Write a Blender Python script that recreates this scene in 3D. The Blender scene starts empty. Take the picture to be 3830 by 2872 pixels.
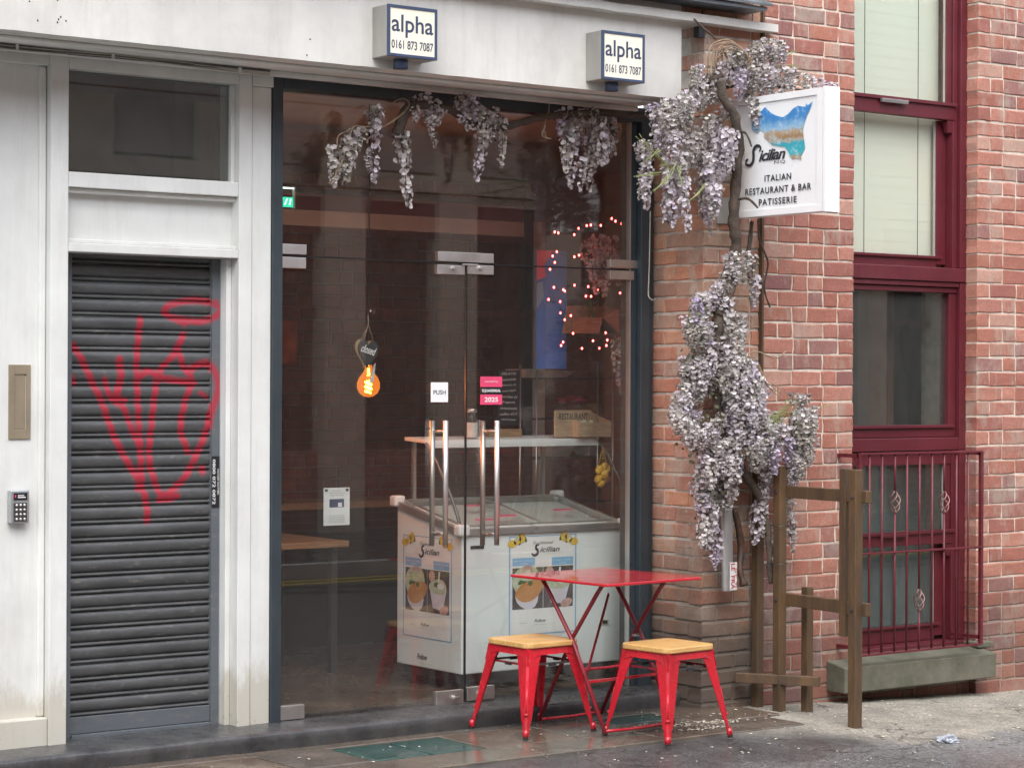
import bpy, bmesh, math, random
from mathutils import Vector, Matrix, noise
random.seed(7)
sc = bpy.context.scene
COL = sc.collection
R = math.radians
# ------------------------------------------------------------------ camera, light, exposure
F_PX, W_PX, H_PX = 8300.0, 3830.0, 2872.0
YAW, ROLL = R(36.33), R(0.25)
CX, CY, CZ = 0.0, -9.2, 1.72
cam_d = bpy.data.cameras.new('camera')
cam = bpy.data.objects.new('camera', cam_d); COL.objects.link(cam); sc.camera = cam
cam_d.sensor_width = 36.0; cam_d.lens = 36.0 * F_PX / W_PX
cam_d.shift_y = -13.0 / W_PX
cam_d.clip_start = 0.1; cam_d.clip_end = 500
cam.location = (CX, CY, CZ)
cam.rotation_mode = 'QUATERNION'
cam.rotation_quaternion = (Matrix.Rotation(-YAW, 4, 'Z') @ Matrix.Rotation(R(90), 4, 'X') @ Matrix.Rotation(ROLL, 4, 'Z')).to_quaternion()

w = bpy.data.worlds.new('World'); sc.world = w; w.use_nodes = True
wn = w.node_tree
sky = wn.nodes.new('ShaderNodeTexSky'); sky.sky_type = 'NISHITA'; sky.sun_disc = False
sky.sun_elevation = R(56); sky.sun_rotation = R(212); sky.air_density = 1.0; sky.dust_density = 2.0; sky.ozone_density = 1.0
hs = wn.nodes.new('ShaderNodeHueSaturation'); hs.inputs['Saturation'].default_value = 0.45
bg = wn.nodes['Background']; bg.inputs['Strength'].default_value = 0.15
wn.links.new(sky.outputs[0], hs.inputs['Color']); wn.links.new(hs.outputs[0], bg.inputs['Color'])
sun_d = bpy.data.lights.new('sun', 'SUN'); sun_d.energy = 0.55; sun_d.angle = R(60); sun_d.color = (1.0, 0.985, 0.96)
sun = bpy.data.objects.new('sun', sun_d); COL.objects.link(sun)
_el, _az = R(56), R(212)
_dir = Vector((math.sin(_az) * math.cos(_el), math.cos(_az) * math.cos(_el), math.sin(_el)))
sun.rotation_euler = _dir.to_track_quat('Z', 'Y').to_euler()
sc.view_settings.view_transform = 'Standard'; sc.view_settings.look = 'None'
sc.view_settings.exposure = 1.75; sc.view_settings.gamma = 1.0
sc.view_settings.use_curve_mapping = False
sc.cycles.max_bounces = 8; sc.cycles.transparent_max_bounces = 16

# ------------------------------------------------------------------ measuring: image point on a plane of the place -> metres
def ray(u, v):
    x = (u - W_PX / 2) / F_PX; y = -(v - (H_PX / 2 - 13)) / F_PX
    c, s = math.cos(ROLL), math.sin(ROLL)
    x, y = x * c - y * s, x * s + y * c
    return Vector((x * math.cos(YAW) + math.sin(YAW), -x * math.sin(YAW) + math.cos(YAW), y))
def W(u, v, y=0.0):
    d = ray(u, v); k = (y - CY) / d.y
    return Vector((CX + d.x * k, y, CZ + d.z * k))
def G(u, v, z=0.0):
    d = ray(u, v); k = (z - CZ) / d.z
    return Vector((CX + d.x * k, CY + d.y * k, z))
def FX(u, y=0.0, v=1430): return W(u, v, y).x
def FZ(u, v, y=0.0): return W(u, v, y).z
def proj(p):
    dx, dy, dz = p[0] - CX, p[1] - CY, p[2] - CZ
    dep = dx * math.sin(YAW) + dy * math.cos(YAW); xx = (dx * math.cos(YAW) - dy * math.sin(YAW)) / dep; yy = dz / dep
    c, s = math.cos(-ROLL), math.sin(-ROLL)
    xx, yy = xx * c - yy * s, xx * s + yy * c
    return W_PX / 2 + xx * F_PX, H_PX / 2 - 13 - yy * F_PX

# ------------------------------------------------------------------ materials
def new_mat(name):
    m = bpy.data.materials.new(name); m.use_nodes = True
    nt = m.node_tree; b = nt.nodes['Principled BSDF']
    return m, nt, b
def N(nt, t, **kw):
    n = nt.nodes.new(t)
    for k, v in kw.items(): setattr(n, k, v)
    return n
def noise_n(nt, scale, detail=4, rough=0.6, vec=None, stretch=None):
    g = N(nt, 'ShaderNodeNewGeometry')
    src = g.outputs['Position']
    if stretch:
        mp = N(nt, 'ShaderNodeMapping'); mp.inputs['Scale'].default_value = stretch
        nt.links.new(src, mp.inputs['Vector']); src = mp.outputs[0]
    n = N(nt, 'ShaderNodeTexNoise'); n.inputs['Scale'].default_value = scale
    n.inputs['Detail'].default_value = detail; n.inputs['Roughness'].default_value = rough
    nt.links.new(src, n.inputs['Vector'])
    return n.outputs['Fac']
def ramp(nt, fac, stops):
    r = N(nt, 'ShaderNodeValToRGB'); e = r.color_ramp.elements
    while len(e) < len(stops): e.new(0.5)
    for i, (p, c) in enumerate(stops):
        e[i].position = p; e[i].color = (c if len(c) == 4 else (*c, 1)) if not isinstance(c, (int, float)) else (c, c, c, 1)
    nt.links.new(fac, r.inputs[0]); return r.outputs[0]
def mixc(nt, fac, a, b, mode='MIX'):
    m = N(nt, 'ShaderNodeMix'); m.data_type = 'RGBA'; m.blend_type = mode
    for s, v in ((0, fac), (6, a), (7, b)):
        if isinstance(v, (int, float)): m.inputs[s].default_value = v
        elif isinstance(v, tuple): m.inputs[s].default_value = v if len(v) == 4 else (*v, 1)
        else: nt.links.new(v, m.inputs[s])
    return m.outputs[2]
def math_n(nt, op, a, b=0.0):
    m = N(nt, 'ShaderNodeMath', operation=op)
    for i, v in enumerate((a, b)):
        if isinstance(v, (int, float)): m.inputs[i].default_value = v
        else: nt.links.new(v, m.inputs[i])
    return m.outputs[0]
def bump(nt, b, h, strength=0.3, dist=0.01):
    n = N(nt, 'ShaderNodeBump'); n.inputs['Strength'].default_value = strength; n.inputs['Distance'].default_value = dist
    nt.links.new(h, n.inputs['Height']); nt.links.new(n.outputs[0], b.inputs['Normal'])
def S(name, col, rough=0.5, metal=0.0, var=0.12, ns=5.0, col2=None, bs=None, bst=0.2, bd=0.004, stretch=None, coat=0.0, dirt=0.0, dcol=(0.12, 0.1, 0.08), splash=0.0):
    m, nt, b = new_mat(name)
    c2 = col2 if col2 else tuple(max(0, c * (1 - var)) for c in col)
    c1 = col if col2 else tuple(min(1, c * (1 + var * 0.6)) for c in col)
    f = noise_n(nt, ns, 5, 0.65, stretch=stretch)
    out = ramp(nt, f, [(0.3, c2), (0.7, c1)])
    if dirt > 0:
        d = noise_n(nt, 2.3, 8, 0.75, stretch=(1, 1, 0.35)); dd = ramp(nt, d, [(0.52, 0.0), (0.75, dirt)])
        out = mixc(nt, dd, out, dcol)
        if dirt >= 0.3:
            st_ = noise_n(nt, 16, 6, 0.7, stretch=(1, 1, 0.07)); out = mixc(nt, ramp(nt, st_, [(0.50, 0.0), (0.80, dirt * .8)]), out, dcol)
        sp = noise_n(nt, 60, 2, 0.5); ss = ramp(nt, sp, [(0.76, 0.0), (0.80, dirt)])
        out = mixc(nt, ss, out, dcol)
    if splash > 0:
        g_ = N(nt, 'ShaderNodeNewGeometry'); sp_ = N(nt, 'ShaderNodeSeparateXYZ'); nt.links.new(g_.outputs['Position'], sp_.inputs[0])
        zz_ = math_n(nt, 'ADD', sp_.outputs['Z'], math_n(nt, 'MULTIPLY', noise_n(nt, 7, 7, 0.75, stretch=(1, 1, 0.3)), -0.55))
        out = mixc(nt, ramp(nt, zz_, [(-0.0, splash), (0.10, 0.0)]), out, (0.36, 0.31, 0.21))
        ch = math_n(nt, 'ADD', noise_n(nt, 26, 6, 0.75), math_n(nt, 'MULTIPLY', zz_, -0.35)); out = mixc(nt, ramp(nt, ch, [(0.66, 0.0), (0.70, splash)]), out, (0.22, 0.17, 0.11))
    nt.links.new(out, b.inputs['Base Color'])
    rf = noise_n(nt, ns * 2.1, 4); rr = ramp(nt, rf, [(0.3, max(0.02, rough - 0.08)), (0.7, min(1, rough + 0.08))])
    nt.links.new(rr, b.inputs['Roughness'])
    b.inputs['Metallic'].default_value = metal; b.inputs['Coat Weight'].default_value = coat
    if bs: bump(nt, b, noise_n(nt, bs, 5, 0.7), bst, bd)
    return m
def emis(name, col, st):
    m, nt, b = new_mat(name); b.inputs['Base Color'].default_value = (*col, 1)
    b.inputs['Emission Color'].default_value = (*col, 1); b.inputs['Emission Strength'].default_value = st
    return m
def glass(name, ior=1.5, tint=(0.93, 0.96, 0.95), gain=1.0, rough=0.0, haze=0.0):
    m = bpy.data.materials.new(name); m.use_nodes = True; nt = m.node_tree; nt.nodes.clear()
    o = N(nt, 'ShaderNodeOutputMaterial'); t = N(nt, 'ShaderNodeBsdfTransparent'); g = N(nt, 'ShaderNodeBsdfGlossy')
    t.inputs[0].default_value = (*tint, 1); g.inputs['Roughness'].default_value = rough
    fr = N(nt, 'ShaderNodeFresnel'); bf = N(nt, 'ShaderNodeNewGeometry').outputs['Backfacing']
    nt.links.new(math_n(nt, 'ADD', ior, math_n(nt, 'MULTIPLY', bf, 1.0 / ior - ior)), fr.inputs[0])
    f = math_n(nt, 'MULTIPLY', fr.outputs[0], gain)
    mx = N(nt, 'ShaderNodeMixShader'); nt.links.new(f, mx.inputs[0]); nt.links.new(t.outputs[0], mx.inputs[1]); nt.links.new(g.outputs[0], mx.inputs[2])
    last = mx.outputs[0]
    if haze > 0:
        d = N(nt, 'ShaderNodeBsdfDiffuse'); d.inputs[0].default_value = (0.5, 0.5, 0.47, 1)
        hz = ramp(nt, noise_n(nt, 14, 8, 0.75, stretch=(1, 1, .4)), [(0.3, haze * 0.6), (0.75, haze * 1.3)])
        m2 = N(nt, 'ShaderNodeMixShader'); nt.links.new(hz, m2.inputs[0]); nt.links.new(last, m2.inputs[1]); nt.links.new(d.outputs[0], m2.inputs[2]); last = m2.outputs[0]
    nt.links.new(last, o.inputs[0]); return m

def brick_mat(name, cols, island=False, pale=0.25, ochre=(0.42, 0.36, 0.29), grime=0.0):
    m, nt, b = new_mat(name)
    if island: rnd = N(nt, 'ShaderNodeNewGeometry').outputs['Random Per Island']
    else: rnd = N(nt, 'ShaderNodeObjectInfo').outputs['Random']
    k = len(cols); r = N(nt, 'ShaderNodeValToRGB'); r.color_ramp.interpolation = 'CONSTANT'
    e = r.color_ramp.elements
    while len(e) < k: e.new(0.5)
    for i, c in enumerate(cols): e[i].position = i / k; e[i].color = (*c, 1)
    nt.links.new(rnd, r.inputs[0]); out = r.outputs[0]
    out = mixc(nt, 0.55, out, ramp(nt, noise_n(nt, 9, 6, 0.7), [(0.3, (0.55,) * 3), (0.7, (1.05,) * 3)]), 'MULTIPLY')
    out = mixc(nt, 0.7, out, ramp(nt, noise_n(nt, 70, 4, 0.7), [(0.3, (0.66,) * 3), (0.7, (1.15,) * 3)]), 'MULTIPLY')
    out = mixc(nt, 0.09, out, (0.52, 0.38, 0.27))
    # lime bloom that runs downwards
    bl = math_n(nt, 'MULTIPLY', noise_n(nt, 5, 6, 0.75, stretch=(1.6, 1.6, 0.8)), 1.0)
    r2 = math_n(nt, 'FRACT', math_n(nt, 'MULTIPLY', rnd, 37.7))
    bl = math_n(nt, 'ADD', bl, math_n(nt, 'MULTIPLY', r2, 0.14))
    st = noise_n(nt, 28, 4, 0.6, stretch=(1.5, 1.5, 0.25))
    bl = math_n(nt, 'ADD', bl, math_n(nt, 'MULTIPLY', st, 0.22))
    out = mixc(nt, ramp(nt, bl, [(0.68, 0.0), (0.84, pale)]), out, ochre)
    if grime > 0:
        # splash dirt: old soot on the lowest courses
        g = N(nt, 'ShaderNodeNewGeometry'); sp = N(nt, 'ShaderNodeSeparateXYZ'); nt.links.new(g.outputs['Position'], sp.inputs[0])
        zz = math_n(nt, 'ADD', sp.outputs['Z'], math_n(nt, 'MULTIPLY', noise_n(nt, 3, 5, 0.6), -0.7))
        out = mixc(nt, ramp(nt, zz, [(0.0, grime), (0.65 if grime > .5 else .3, 0.0)]), out, (0.075, 0.062, 0.05))
    nt.links.new(out, b.inputs['Base Color']); b.inputs['Roughness'].default_value = 0.85
    bump(nt, b, mixc(nt, 0.5, noise_n(nt, 90, 5, 0.75), noise_n(nt, 25, 5, 0.7)), 0.9, 0.008)
    return m

M = {}
M['white_render'] = S('white_render', (0.66, 0.645, 0.60), 0.7, ns=1.6, var=0.2, bs=90, bst=0.35, bd=0.003, dirt=0.38, dcol=(0.38, 0.35, 0.3))
M['white_paint'] = S('white_paint', (0.69, 0.70, 0.67), 0.45, ns=2.0, var=0.12, bs=60, bst=0.25, bd=0.002, dirt=0.34, dcol=(0.42, 0.39, 0.33), splash=0.5)
M['blue_frame'] = S('blue_frame', (0.036, 0.048, 0.056), 0.35, ns=4, var=0.2, dirt=0.12, dcol=(0.3, 0.3, 0.28))
M['steel'] = S('steel', (0.66, 0.64, 0.61), 0.44, metal=1.0, ns=6, stretch=(1, 1, 0.1))
M['dark_steel'] = S('dark_steel', (0.12, 0.12, 0.12), 0.4, metal=0.7)
M['glass'] = glass('shop_glass', 1.52, (0.965, 0.98, 0.97), 1.6, 0.0, 0.018)  # diffuse haze stands in for the grey reflected veil over the interior
M['clear_glass'] = glass('clear_glass', 1.45, (0.97, 0.98, 0.97), 0.7, 0.0, 0.01)
M['dusty_glass'] = glass('dusty_glass', 1.5, (0.75, 0.79, 0.78), 1.8, 0.01, 0.05)
M['grey_guide'] = S('grey_guide', (0.11, 0.125, 0.14), 0.4, ns=3, var=0.1)
M['red_metal'] = S('red_metal', (0.52, 0.014, 0.027), 0.28, ns=6, var=0.25, coat=0.3, dirt=0.45, dcol=(0.20, 0.035, 0.03))
M['table_red'] = S('table_red', (0.50, 0.018, 0.03), 0.18, ns=4, var=0.1, coat=0.6)
M['table_leg'] = S('table_leg', (0.24, 0.015, 0.025), 0.35, ns=12, var=0.35, dirt=0.3, dcol=(0.08, 0.03, 0.02))
M['rubber'] = S('rubber', (0.02, 0.02, 0.02), 0.7)
M['maroon'] = S('maroon', (0.115, 0.016, 0.024), 0.4, ns=3, var=0.2, dirt=0.12, dcol=(0.3, 0.16, 0.15))
M['maroon_iron'] = S('maroon_iron', (0.13, 0.016, 0.024), 0.45, ns=20, var=0.35, dirt=0.2, dcol=(0.25, 0.12, 0.1))
M['mortar_new'] = S('mortar_new', (0.68, 0.60, 0.50), 0.9, ns=14, var=0.3, bs=120, bst=0.5)
M['mortar_old'] = S('mortar_old', (0.56, 0.51, 0.43), 0.9, ns=10, var=0.4, bs=120, bst=0.6)
def soot(m, top, amt, col=(0.085, 0.072, 0.06)):
    # old street splash on the lowest courses
    nt = m.node_tree; b = nt.nodes['Principled BSDF']; src = b.inputs['Base Color'].links[0].from_socket
    g = N(nt, 'ShaderNodeNewGeometry'); sp = N(nt, 'ShaderNodeSeparateXYZ'); nt.links.new(g.outputs['Position'], sp.inputs[0])
    zz = math_n(nt, 'ADD', sp.outputs['Z'], math_n(nt, 'MULTIPLY', noise_n(nt, 3, 5, 0.6), -0.7))
    nt.links.new(mixc(nt, ramp(nt, zz, [(0.0, amt), (top, 0.0)]), src, col), b.inputs['Base Color'])
soot(M['mortar_old'], 0.65, 0.9); soot(M['mortar_new'], 0.25, 0.6)
M['stone_sill'] = S('stone_sill', (0.17, 0.16, 0.12), 0.85, ns=7, col2=(0.085, 0.088, 0.06), bs=70, bst=0.4, dirt=0.2, dcol=(0.3, 0.3, 0.16))
M['slate'] = S('slate', (0.11, 0.13, 0.14), 0.6, ns=8, var=0.5, bs=30, bst=0.6, bd=0.01, dirt=0.2, dcol=(0.3, 0.33, 0.3))
M['red_brick'] = brick_mat('red_brick', [(0.50, 0.20, 0.145), (0.47, 0.18, 0.13), (0.40, 0.135, 0.095), (0.45, 0.165, 0.115), (0.36, 0.115, 0.09), (0.43, 0.15, 0.10), (0.33, 0.14, 0.125), (0.52, 0.21, 0.15), (0.30, 0.135, 0.125), (0.44, 0.17, 0.13), (0.54, 0.29, 0.22), (0.38, 0.12, 0.085)], pale=0.55, grime=0.35)
M['red_brick_joined'] = brick_mat('red_brick_joined', [(0.40, 0.135, 0.095), (0.36, 0.115, 0.09), (0.43, 0.15, 0.10), (0.27, 0.10, 0.095), (0.45, 0.17, 0.12)], island=True, pale=0.5, grime=0.35)
M['old_brick'] = brick_mat('old_brick', [(0.50, 0.23, 0.15), (0.56, 0.29, 0.18), (0.43, 0.20, 0.14), (0.52, 0.21, 0.13), (0.46, 0.28, 0.20), (0.60, 0.28, 0.16), (0.40, 0.22, 0.16)], pale=0.75, ochre=(0.45, 0.40, 0.32), grime=0.92)
M['inner_brick'] = brick_mat('inner_brick', [(0.46, 0.17, 0.09), (0.55, 0.22, 0.11), (0.38, 0.13, 0.08), (0.44, 0.18, 0.10)], island=True, pale=0.1)
M['opposite_brick'] = brick_mat('opposite_brick', [(0.34, 0.11, 0.08), (0.28, 0.09, 0.07), (0.38, 0.14, 0.10)], island=True, pale=0.1)
def coursed(name, c1, c2, mo):
    m, nt, b = new_mat(name); g = N(nt, 'ShaderNodeNewGeometry'); sp = N(nt, 'ShaderNodeSeparateXYZ'); cb = N(nt, 'ShaderNodeCombineXYZ')
    nt.links.new(g.outputs['Position'], sp.inputs[0]); nt.links.new(math_n(nt, 'ADD', sp.outputs['X'], sp.outputs['Y']), cb.inputs[0]); nt.links.new(sp.outputs['Z'], cb.inputs[1])
    t = N(nt, 'ShaderNodeTexBrick'); t.inputs['Scale'].default_value = 1.0; t.inputs['Brick Width'].default_value = .225; t.inputs['Row Height'].default_value = .0855; t.inputs['Mortar Size'].default_value = .006
    t.inputs['Color1'].default_value = (*c1, 1); t.inputs['Color2'].default_value = (*c2, 1); t.inputs['Mortar'].default_value = (*mo, 1); nt.links.new(cb.outputs[0], t.inputs['Vector'])
    nt.links.new(mixc(nt, .6, t.outputs['Color'], ramp(nt, noise_n(nt, 1.4, 7, .7), [(0.3, (.5,) * 3), (0.7, (1.2,) * 3)]), 'MULTIPLY'), b.inputs['Base Color']); b.inputs['Roughness'].default_value = .9
    return m
M['opposite_brick'] = coursed('opposite_brickwork', (0.46, 0.17, 0.12), (0.34, 0.12, 0.09), (0.5, 0.45, 0.38))
M['pale_stucco'] = S('pale_stucco', (0.78, 0.74, 0.60), 0.8, ns=2, var=0.25, bs=50)
M['grey_stucco'] = S('grey_stucco', (0.56, 0.55, 0.51), 0.85, ns=2, var=0.25, bs=50)
M['dark_red_paint'] = S('dark_red_paint', (0.10, 0.025, 0.025), 0.5)
M['black'] = S('black', (0.012, 0.012, 0.014), 0.4)
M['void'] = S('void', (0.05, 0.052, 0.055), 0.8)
M['cable'] = S('cable', (0.10, 0.10, 0.095), 0.6)
M['white_cable'] = S('white_cable', (0.5, 0.47, 0.4), 0.5)
M['bark'] = S('bark', (0.13, 0.095, 0.07), 0.9, ns=16, col2=(0.045, 0.036, 0.03), bs=60, bst=1.0, bd=0.01)
M['twig'] = S('twig', (0.30, 0.22, 0.14), 0.8, ns=16, var=0.4)
M['stem_green'] = S('stem_green', (0.25, 0.28, 0.10), 0.6, var=0.3)
M['wet_wood'] = S('wet_wood', (0.15, 0.085, 0.038), 0.42, ns=14, col2=(0.055, 0.038, 0.026), bs=50, bst=0.5, stretch=(1, 1, 0.18), dirt=0.55, dcol=(0.05, 0.045, 0.038))
M['seat_wood'] = S('seat_wood', (0.74, 0.47, 0.18), 0.38, ns=5, col2=(0.50, 0.26, 0.08), stretch=(1.2, 16, 16), bs=80, bst=.1, coat=0.15)
M['plywood'] = S('plywood', (0.33, 0.21, 0.11), 0.6, ns=12, var=0.3, stretch=(1, 5, 8))
M['crate_wood'] = S('crate_wood', (0.50, 0.38, 0.24), 0.7, ns=12, var=0.3, stretch=(1, 5, 8))
M['freezer_white'] = S('freezer_white', (0.80, 0.85, 0.84), 0.35, ns=2, var=0.04, dirt=0.05)
M['freezer_grey'] = S('freezer_grey', (0.36, 0.40, 0.40), 0.4)
M['alum'] = S('alum', (0.55, 0.56, 0.55), 0.35, metal=0.8)
M['sign_white'] = S('sign_white', (0.82, 0.83, 0.82), 0.35, ns=3, var=0.05, dirt=0.08, dcol=(0.5, 0.5, 0.45))
M['alpha_side'] = S('alpha_side', (0.33, 0.32, 0.29), 0.5, ns=6, var=0.25, dirt=0.2, dcol=(0.15, 0.14, 0.12), stretch=(1, 1, .2))
M['alpha_blue'] = S('alpha_blue', (0.045, 0.065, 0.12), 0.4)
M['alpha_face'] = S('alpha_face', (0.78, 0.75, 0.62), 0.4, ns=3, var=0.08, dirt=0.4, dcol=(0.5, 0.38, 0.2))
M['ink'] = S('ink', (0.03, 0.032, 0.04), 0.5)
M['ink_blue'] = S('ink_blue', (0.035, 0.05, 0.10), 0.5)
M['white_ink'] = S('white_ink', (0.82, 0.82, 0.80), 0.5)
M['pink'] = S('pink', (0.72, 0.07, 0.17), 0.4)
M['paper'] = S('paper', (0.62, 0.62, 0.60), 0.6)
M['light_blue'] = S('light_blue', (0.22, 0.48, 0.72), 0.5)
M['lemon'] = S('lemon', (0.78, 0.52, 0.06), 0.45, ns=20, var=0.3)
M['leaf_green'] = S('leaf_green', (0.10, 0.16, 0.05), 0.5, ns=20, var=0.5)
M['photo_dark'] = S('photo_dark', (0.09, 0.075, 0.075), 0.4, ns=12, var=0.6)
M['cream'] = S('cream', (0.66, 0.66, 0.52), 0.5, ns=30, col2=(0.34, 0.42, 0.24))
M['bun'] = S('bun', (0.62, 0.30, 0.09), 0.5, ns=15, col2=(0.45, 0.18, 0.05))
M['pinkish'] = S('pinkish', (0.60, 0.36, 0.32), 0.5, ns=20, var=0.4)
M['cup'] = S('cup', (0.66, 0.62, 0.68), 0.5)
M['poster_blue'] = S('poster_blue', (0.05, 0.22, 0.80), 0.4, ns=4, var=0.3)
M['chalk_black'] = S('chalk_black', (0.02, 0.022, 0.025), 0.7)
M['keypad_silver'] = S('keypad_silver', (0.45, 0.47, 0.48), 0.3, metal=0.6)
M['letter_metal'] = S('letter_metal', (0.34, 0.28, 0.20), 0.4, metal=0.35, ns=4, var=0.2)
M['floor_dark'] = S('floor_dark', (0.13, 0.10, 0.08), 0.25, ns=3, var=0.4)
M['ceiling'] = S('ceiling', (0.42, 0.39, 0.35), 0.8)
M['band_pale'] = S('band_pale', (0.42, 0.40, 0.37), 0.6)
M['step_stone'] = S('step_stone', (0.085, 0.085, 0.086), 0.30, ns=6, col2=(0.030, 0.031, 0.033), bs=30, bst=0.6, bd=0.006, dirt=0.3, dcol=(0.14, 0.12, 0.1))
M['double_yellow'] = S('double_yellow', (0.55, 0.42, 0.05), 0.6)
M['red_cloth'] = S('red_cloth', (0.35, 0.02, 0.03), 0.8)
M['rag'] = S('rag', (0.16, 0.19, 0.24), 0.8, ns=60, col2=(0.55, 0.57, 0.6))
M['debris'] = S('debris', (0.68, 0.62, 0.50), 0.7, ns=30, var=0.4)
M['gold'] = S('gold', (0.3, 0.28, 0.24), 0.5)
M['amber'] = glass('amber_glass', 1.3, (1.0, 0.45, 0.10), 0.6)
_nt = M['amber'].node_tree; _o = [n for n in _nt.nodes if n.type == 'OUTPUT_MATERIAL'][0]; _e = _nt.nodes.new('ShaderNodeEmission'); _e.inputs[0].default_value = (1.0, 0.33, 0.04, 1); _e.inputs[1].default_value = 0.16
_a = _nt.nodes.new('ShaderNodeAddShader'); _src = _o.inputs[0].links[0].from_socket; _nt.links.new(_src, _a.inputs[0]); _nt.links.new(_e.outputs[0], _a.inputs[1]); _nt.links.new(_a.outputs[0], _o.inputs[0])
M['bulb_core'] = emis('bulb_core', (1.0, 0.45, 0.10), 22.0)
M['fairy'] = emis('fairy_red', (1.0, 0.07, 0.06), 8.0)
M['exit_green'] = emis('exit_green', (0.02, 0.42, 0.24), 0.7)
M['exit_white'] = emis('exit_white', (0.6, 0.85, 0.72), 0.8)

def blind_mat():
    m, nt, b = new_mat('window_blind')
    out = ramp(nt, noise_n(nt, 1.2, 3, 0.5), [(0.3, (0.64, 0.69, 0.58)), (0.7, (0.70, 0.69, 0.57))])
    nt.links.new(out, b.inputs['Base Color']); b.inputs['Roughness'].default_value = 0.6
    return m
M['blind'] = blind_mat()

def paint_mat(name, base, var, rough):
    m, nt, b = new_mat(name)
    out = ramp(nt, noise_n(nt, 5, 6, 0.7, stretch=(0.6, 1, 3)), [(0.3, tuple(c * (1 - var) for c in base)), (0.7, tuple(c * (1 + var) for c in base))])
    sc_ = ramp(nt, noise_n(nt, 22, 8, 0.8, stretch=(0.5, 1, 1.4)), [(0.56, 0.0), (0.72, 0.8)])
    out = mixc(nt, sc_, out, (0.22, 0.20, 0.17))
    a = N(nt, 'ShaderNodeAttribute'); a.attribute_name = 'spray'
    out = mixc(nt, a.outputs['Fac'], out, (0.42, 0.012, 0.035))
    nt.links.new(out, b.inputs['Base Color']); b.inputs['Roughness'].default_value = rough
    return m
M['slat'] = paint_mat('shutter_slat', (0.070, 0.072, 0.073), 0.35, 0.38)
M['guide'] = paint_mat('shutter_guide', (0.105, 0.118, 0.13), 0.1, 0.4)

def petal_mat():
    m, nt, b = new_mat('wisteria_petal')
    ri = N(nt, 'ShaderNodeNewGeometry').outputs['Random Per Island']
    out = ramp(nt, ri, [(0.0, (0.20, 0.18, 0.16)), (0.15, (0.42, 0.39, 0.37)), (0.4, (0.68, 0.65, 0.64)), (0.65, (0.72, 0.68, 0.73)), (0.85, (0.82, 0.80, 0.74)), (1.0, (0.92, 0.90, 0.90))])
    oi = N(nt, 'ShaderNodeObjectInfo').outputs['Random']
    tint = ramp(nt, oi, [(0.0, (0.62, 0.60, 0.52)), (0.35, (0.98, 0.97, 0.95)), (0.6, (0.95, 0.91, 0.98)), (0.78, (0.96, 0.94, 0.95)), (0.84, (0.84, 0.76, 0.97)), (0.9, (1.0, 1.0, 0.95)), (1.0, (0.72, 0.70, 0.70))])
    out = mixc(nt, 1.0, out, tint, 'MULTIPLY')
    out = mixc(nt, ramp(nt, noise_n(nt, 120, 3), [(0.52, 0.0), (0.75, 0.28)]), out, (0.26, 0.23, 0.20))
    nt.links.new(out, b.inputs['Base Color']); b.inputs['Roughness'].default_value = 0.75
    tr = N(nt, 'ShaderNodeBsdfTranslucent'); nt.links.new(out, tr.inputs[0]); ms = N(nt, 'ShaderNodeMixShader'); ms.inputs[0].default_value = 0.35; nt.links.new(b.outputs[0], ms.inputs[1]); nt.links.new(tr.outputs[0], ms.inputs[2]); nt.links.new(ms.outputs[0], nt.nodes['Material Output'].inputs[0])
    return m
M['petal'] = petal_mat()
M['dry_leaf'] = S('dry_leaf', (0.20, 0.21, 0.12), 0.7, ns=30, col2=(0.08, 0.08, 0.05))

def flag_mat():
    m, nt, b = new_mat('wet_flagstone')
    rnd = N(nt, 'ShaderNodeObjectInfo').outputs['Random']
    base = ramp(nt, rnd, [(0.0, (0.10, 0.098, 0.095)), (0.3, (0.15, 0.125, 0.095)), (0.6, (0.115, 0.11, 0.10)), (0.8, (0.17, 0.12, 0.085)), (1.0, (0.12, 0.12, 0.115))])
    out = mixc(nt, 0.75, base, ramp(nt, noise_n(nt, 4, 8, 0.75), [(0.3, (0.35,) * 3), (0.7, (1.35,) * 3)]), 'MULTIPLY')
    out = mixc(nt, ramp(nt, noise_n(nt, 6, 8, 0.8), [(0.60, 0.0), (0.8, 0.5)]), out, (0.30, 0.27, 0.21))
    nt.links.new(out, b.inputs['Base Color'])
    rr = ramp(nt, noise_n(nt, 2.6, 4, 0.6), [(0.42, 0.06), (0.62, 0.35)])
    nt.links.new(rr, b.inputs['Roughness'])
    h = mixc(nt, 0.5, noise_n(nt, 30, 6, 0.7), noise_n(nt, 5, 3))
    bump(nt, b, h, 0.22, 0.006)
    return m
M['flag'] = flag_mat()
M['green_glass'] = S('green_glass', (0.045, 0.10, 0.085), 0.14, ns=9, col2=(0.02, 0.05, 0.045), bs=12, bst=0.2, dirt=0.25, dcol=(0.25, 0.32, 0.26), stretch=(1, 3, 1))

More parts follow.
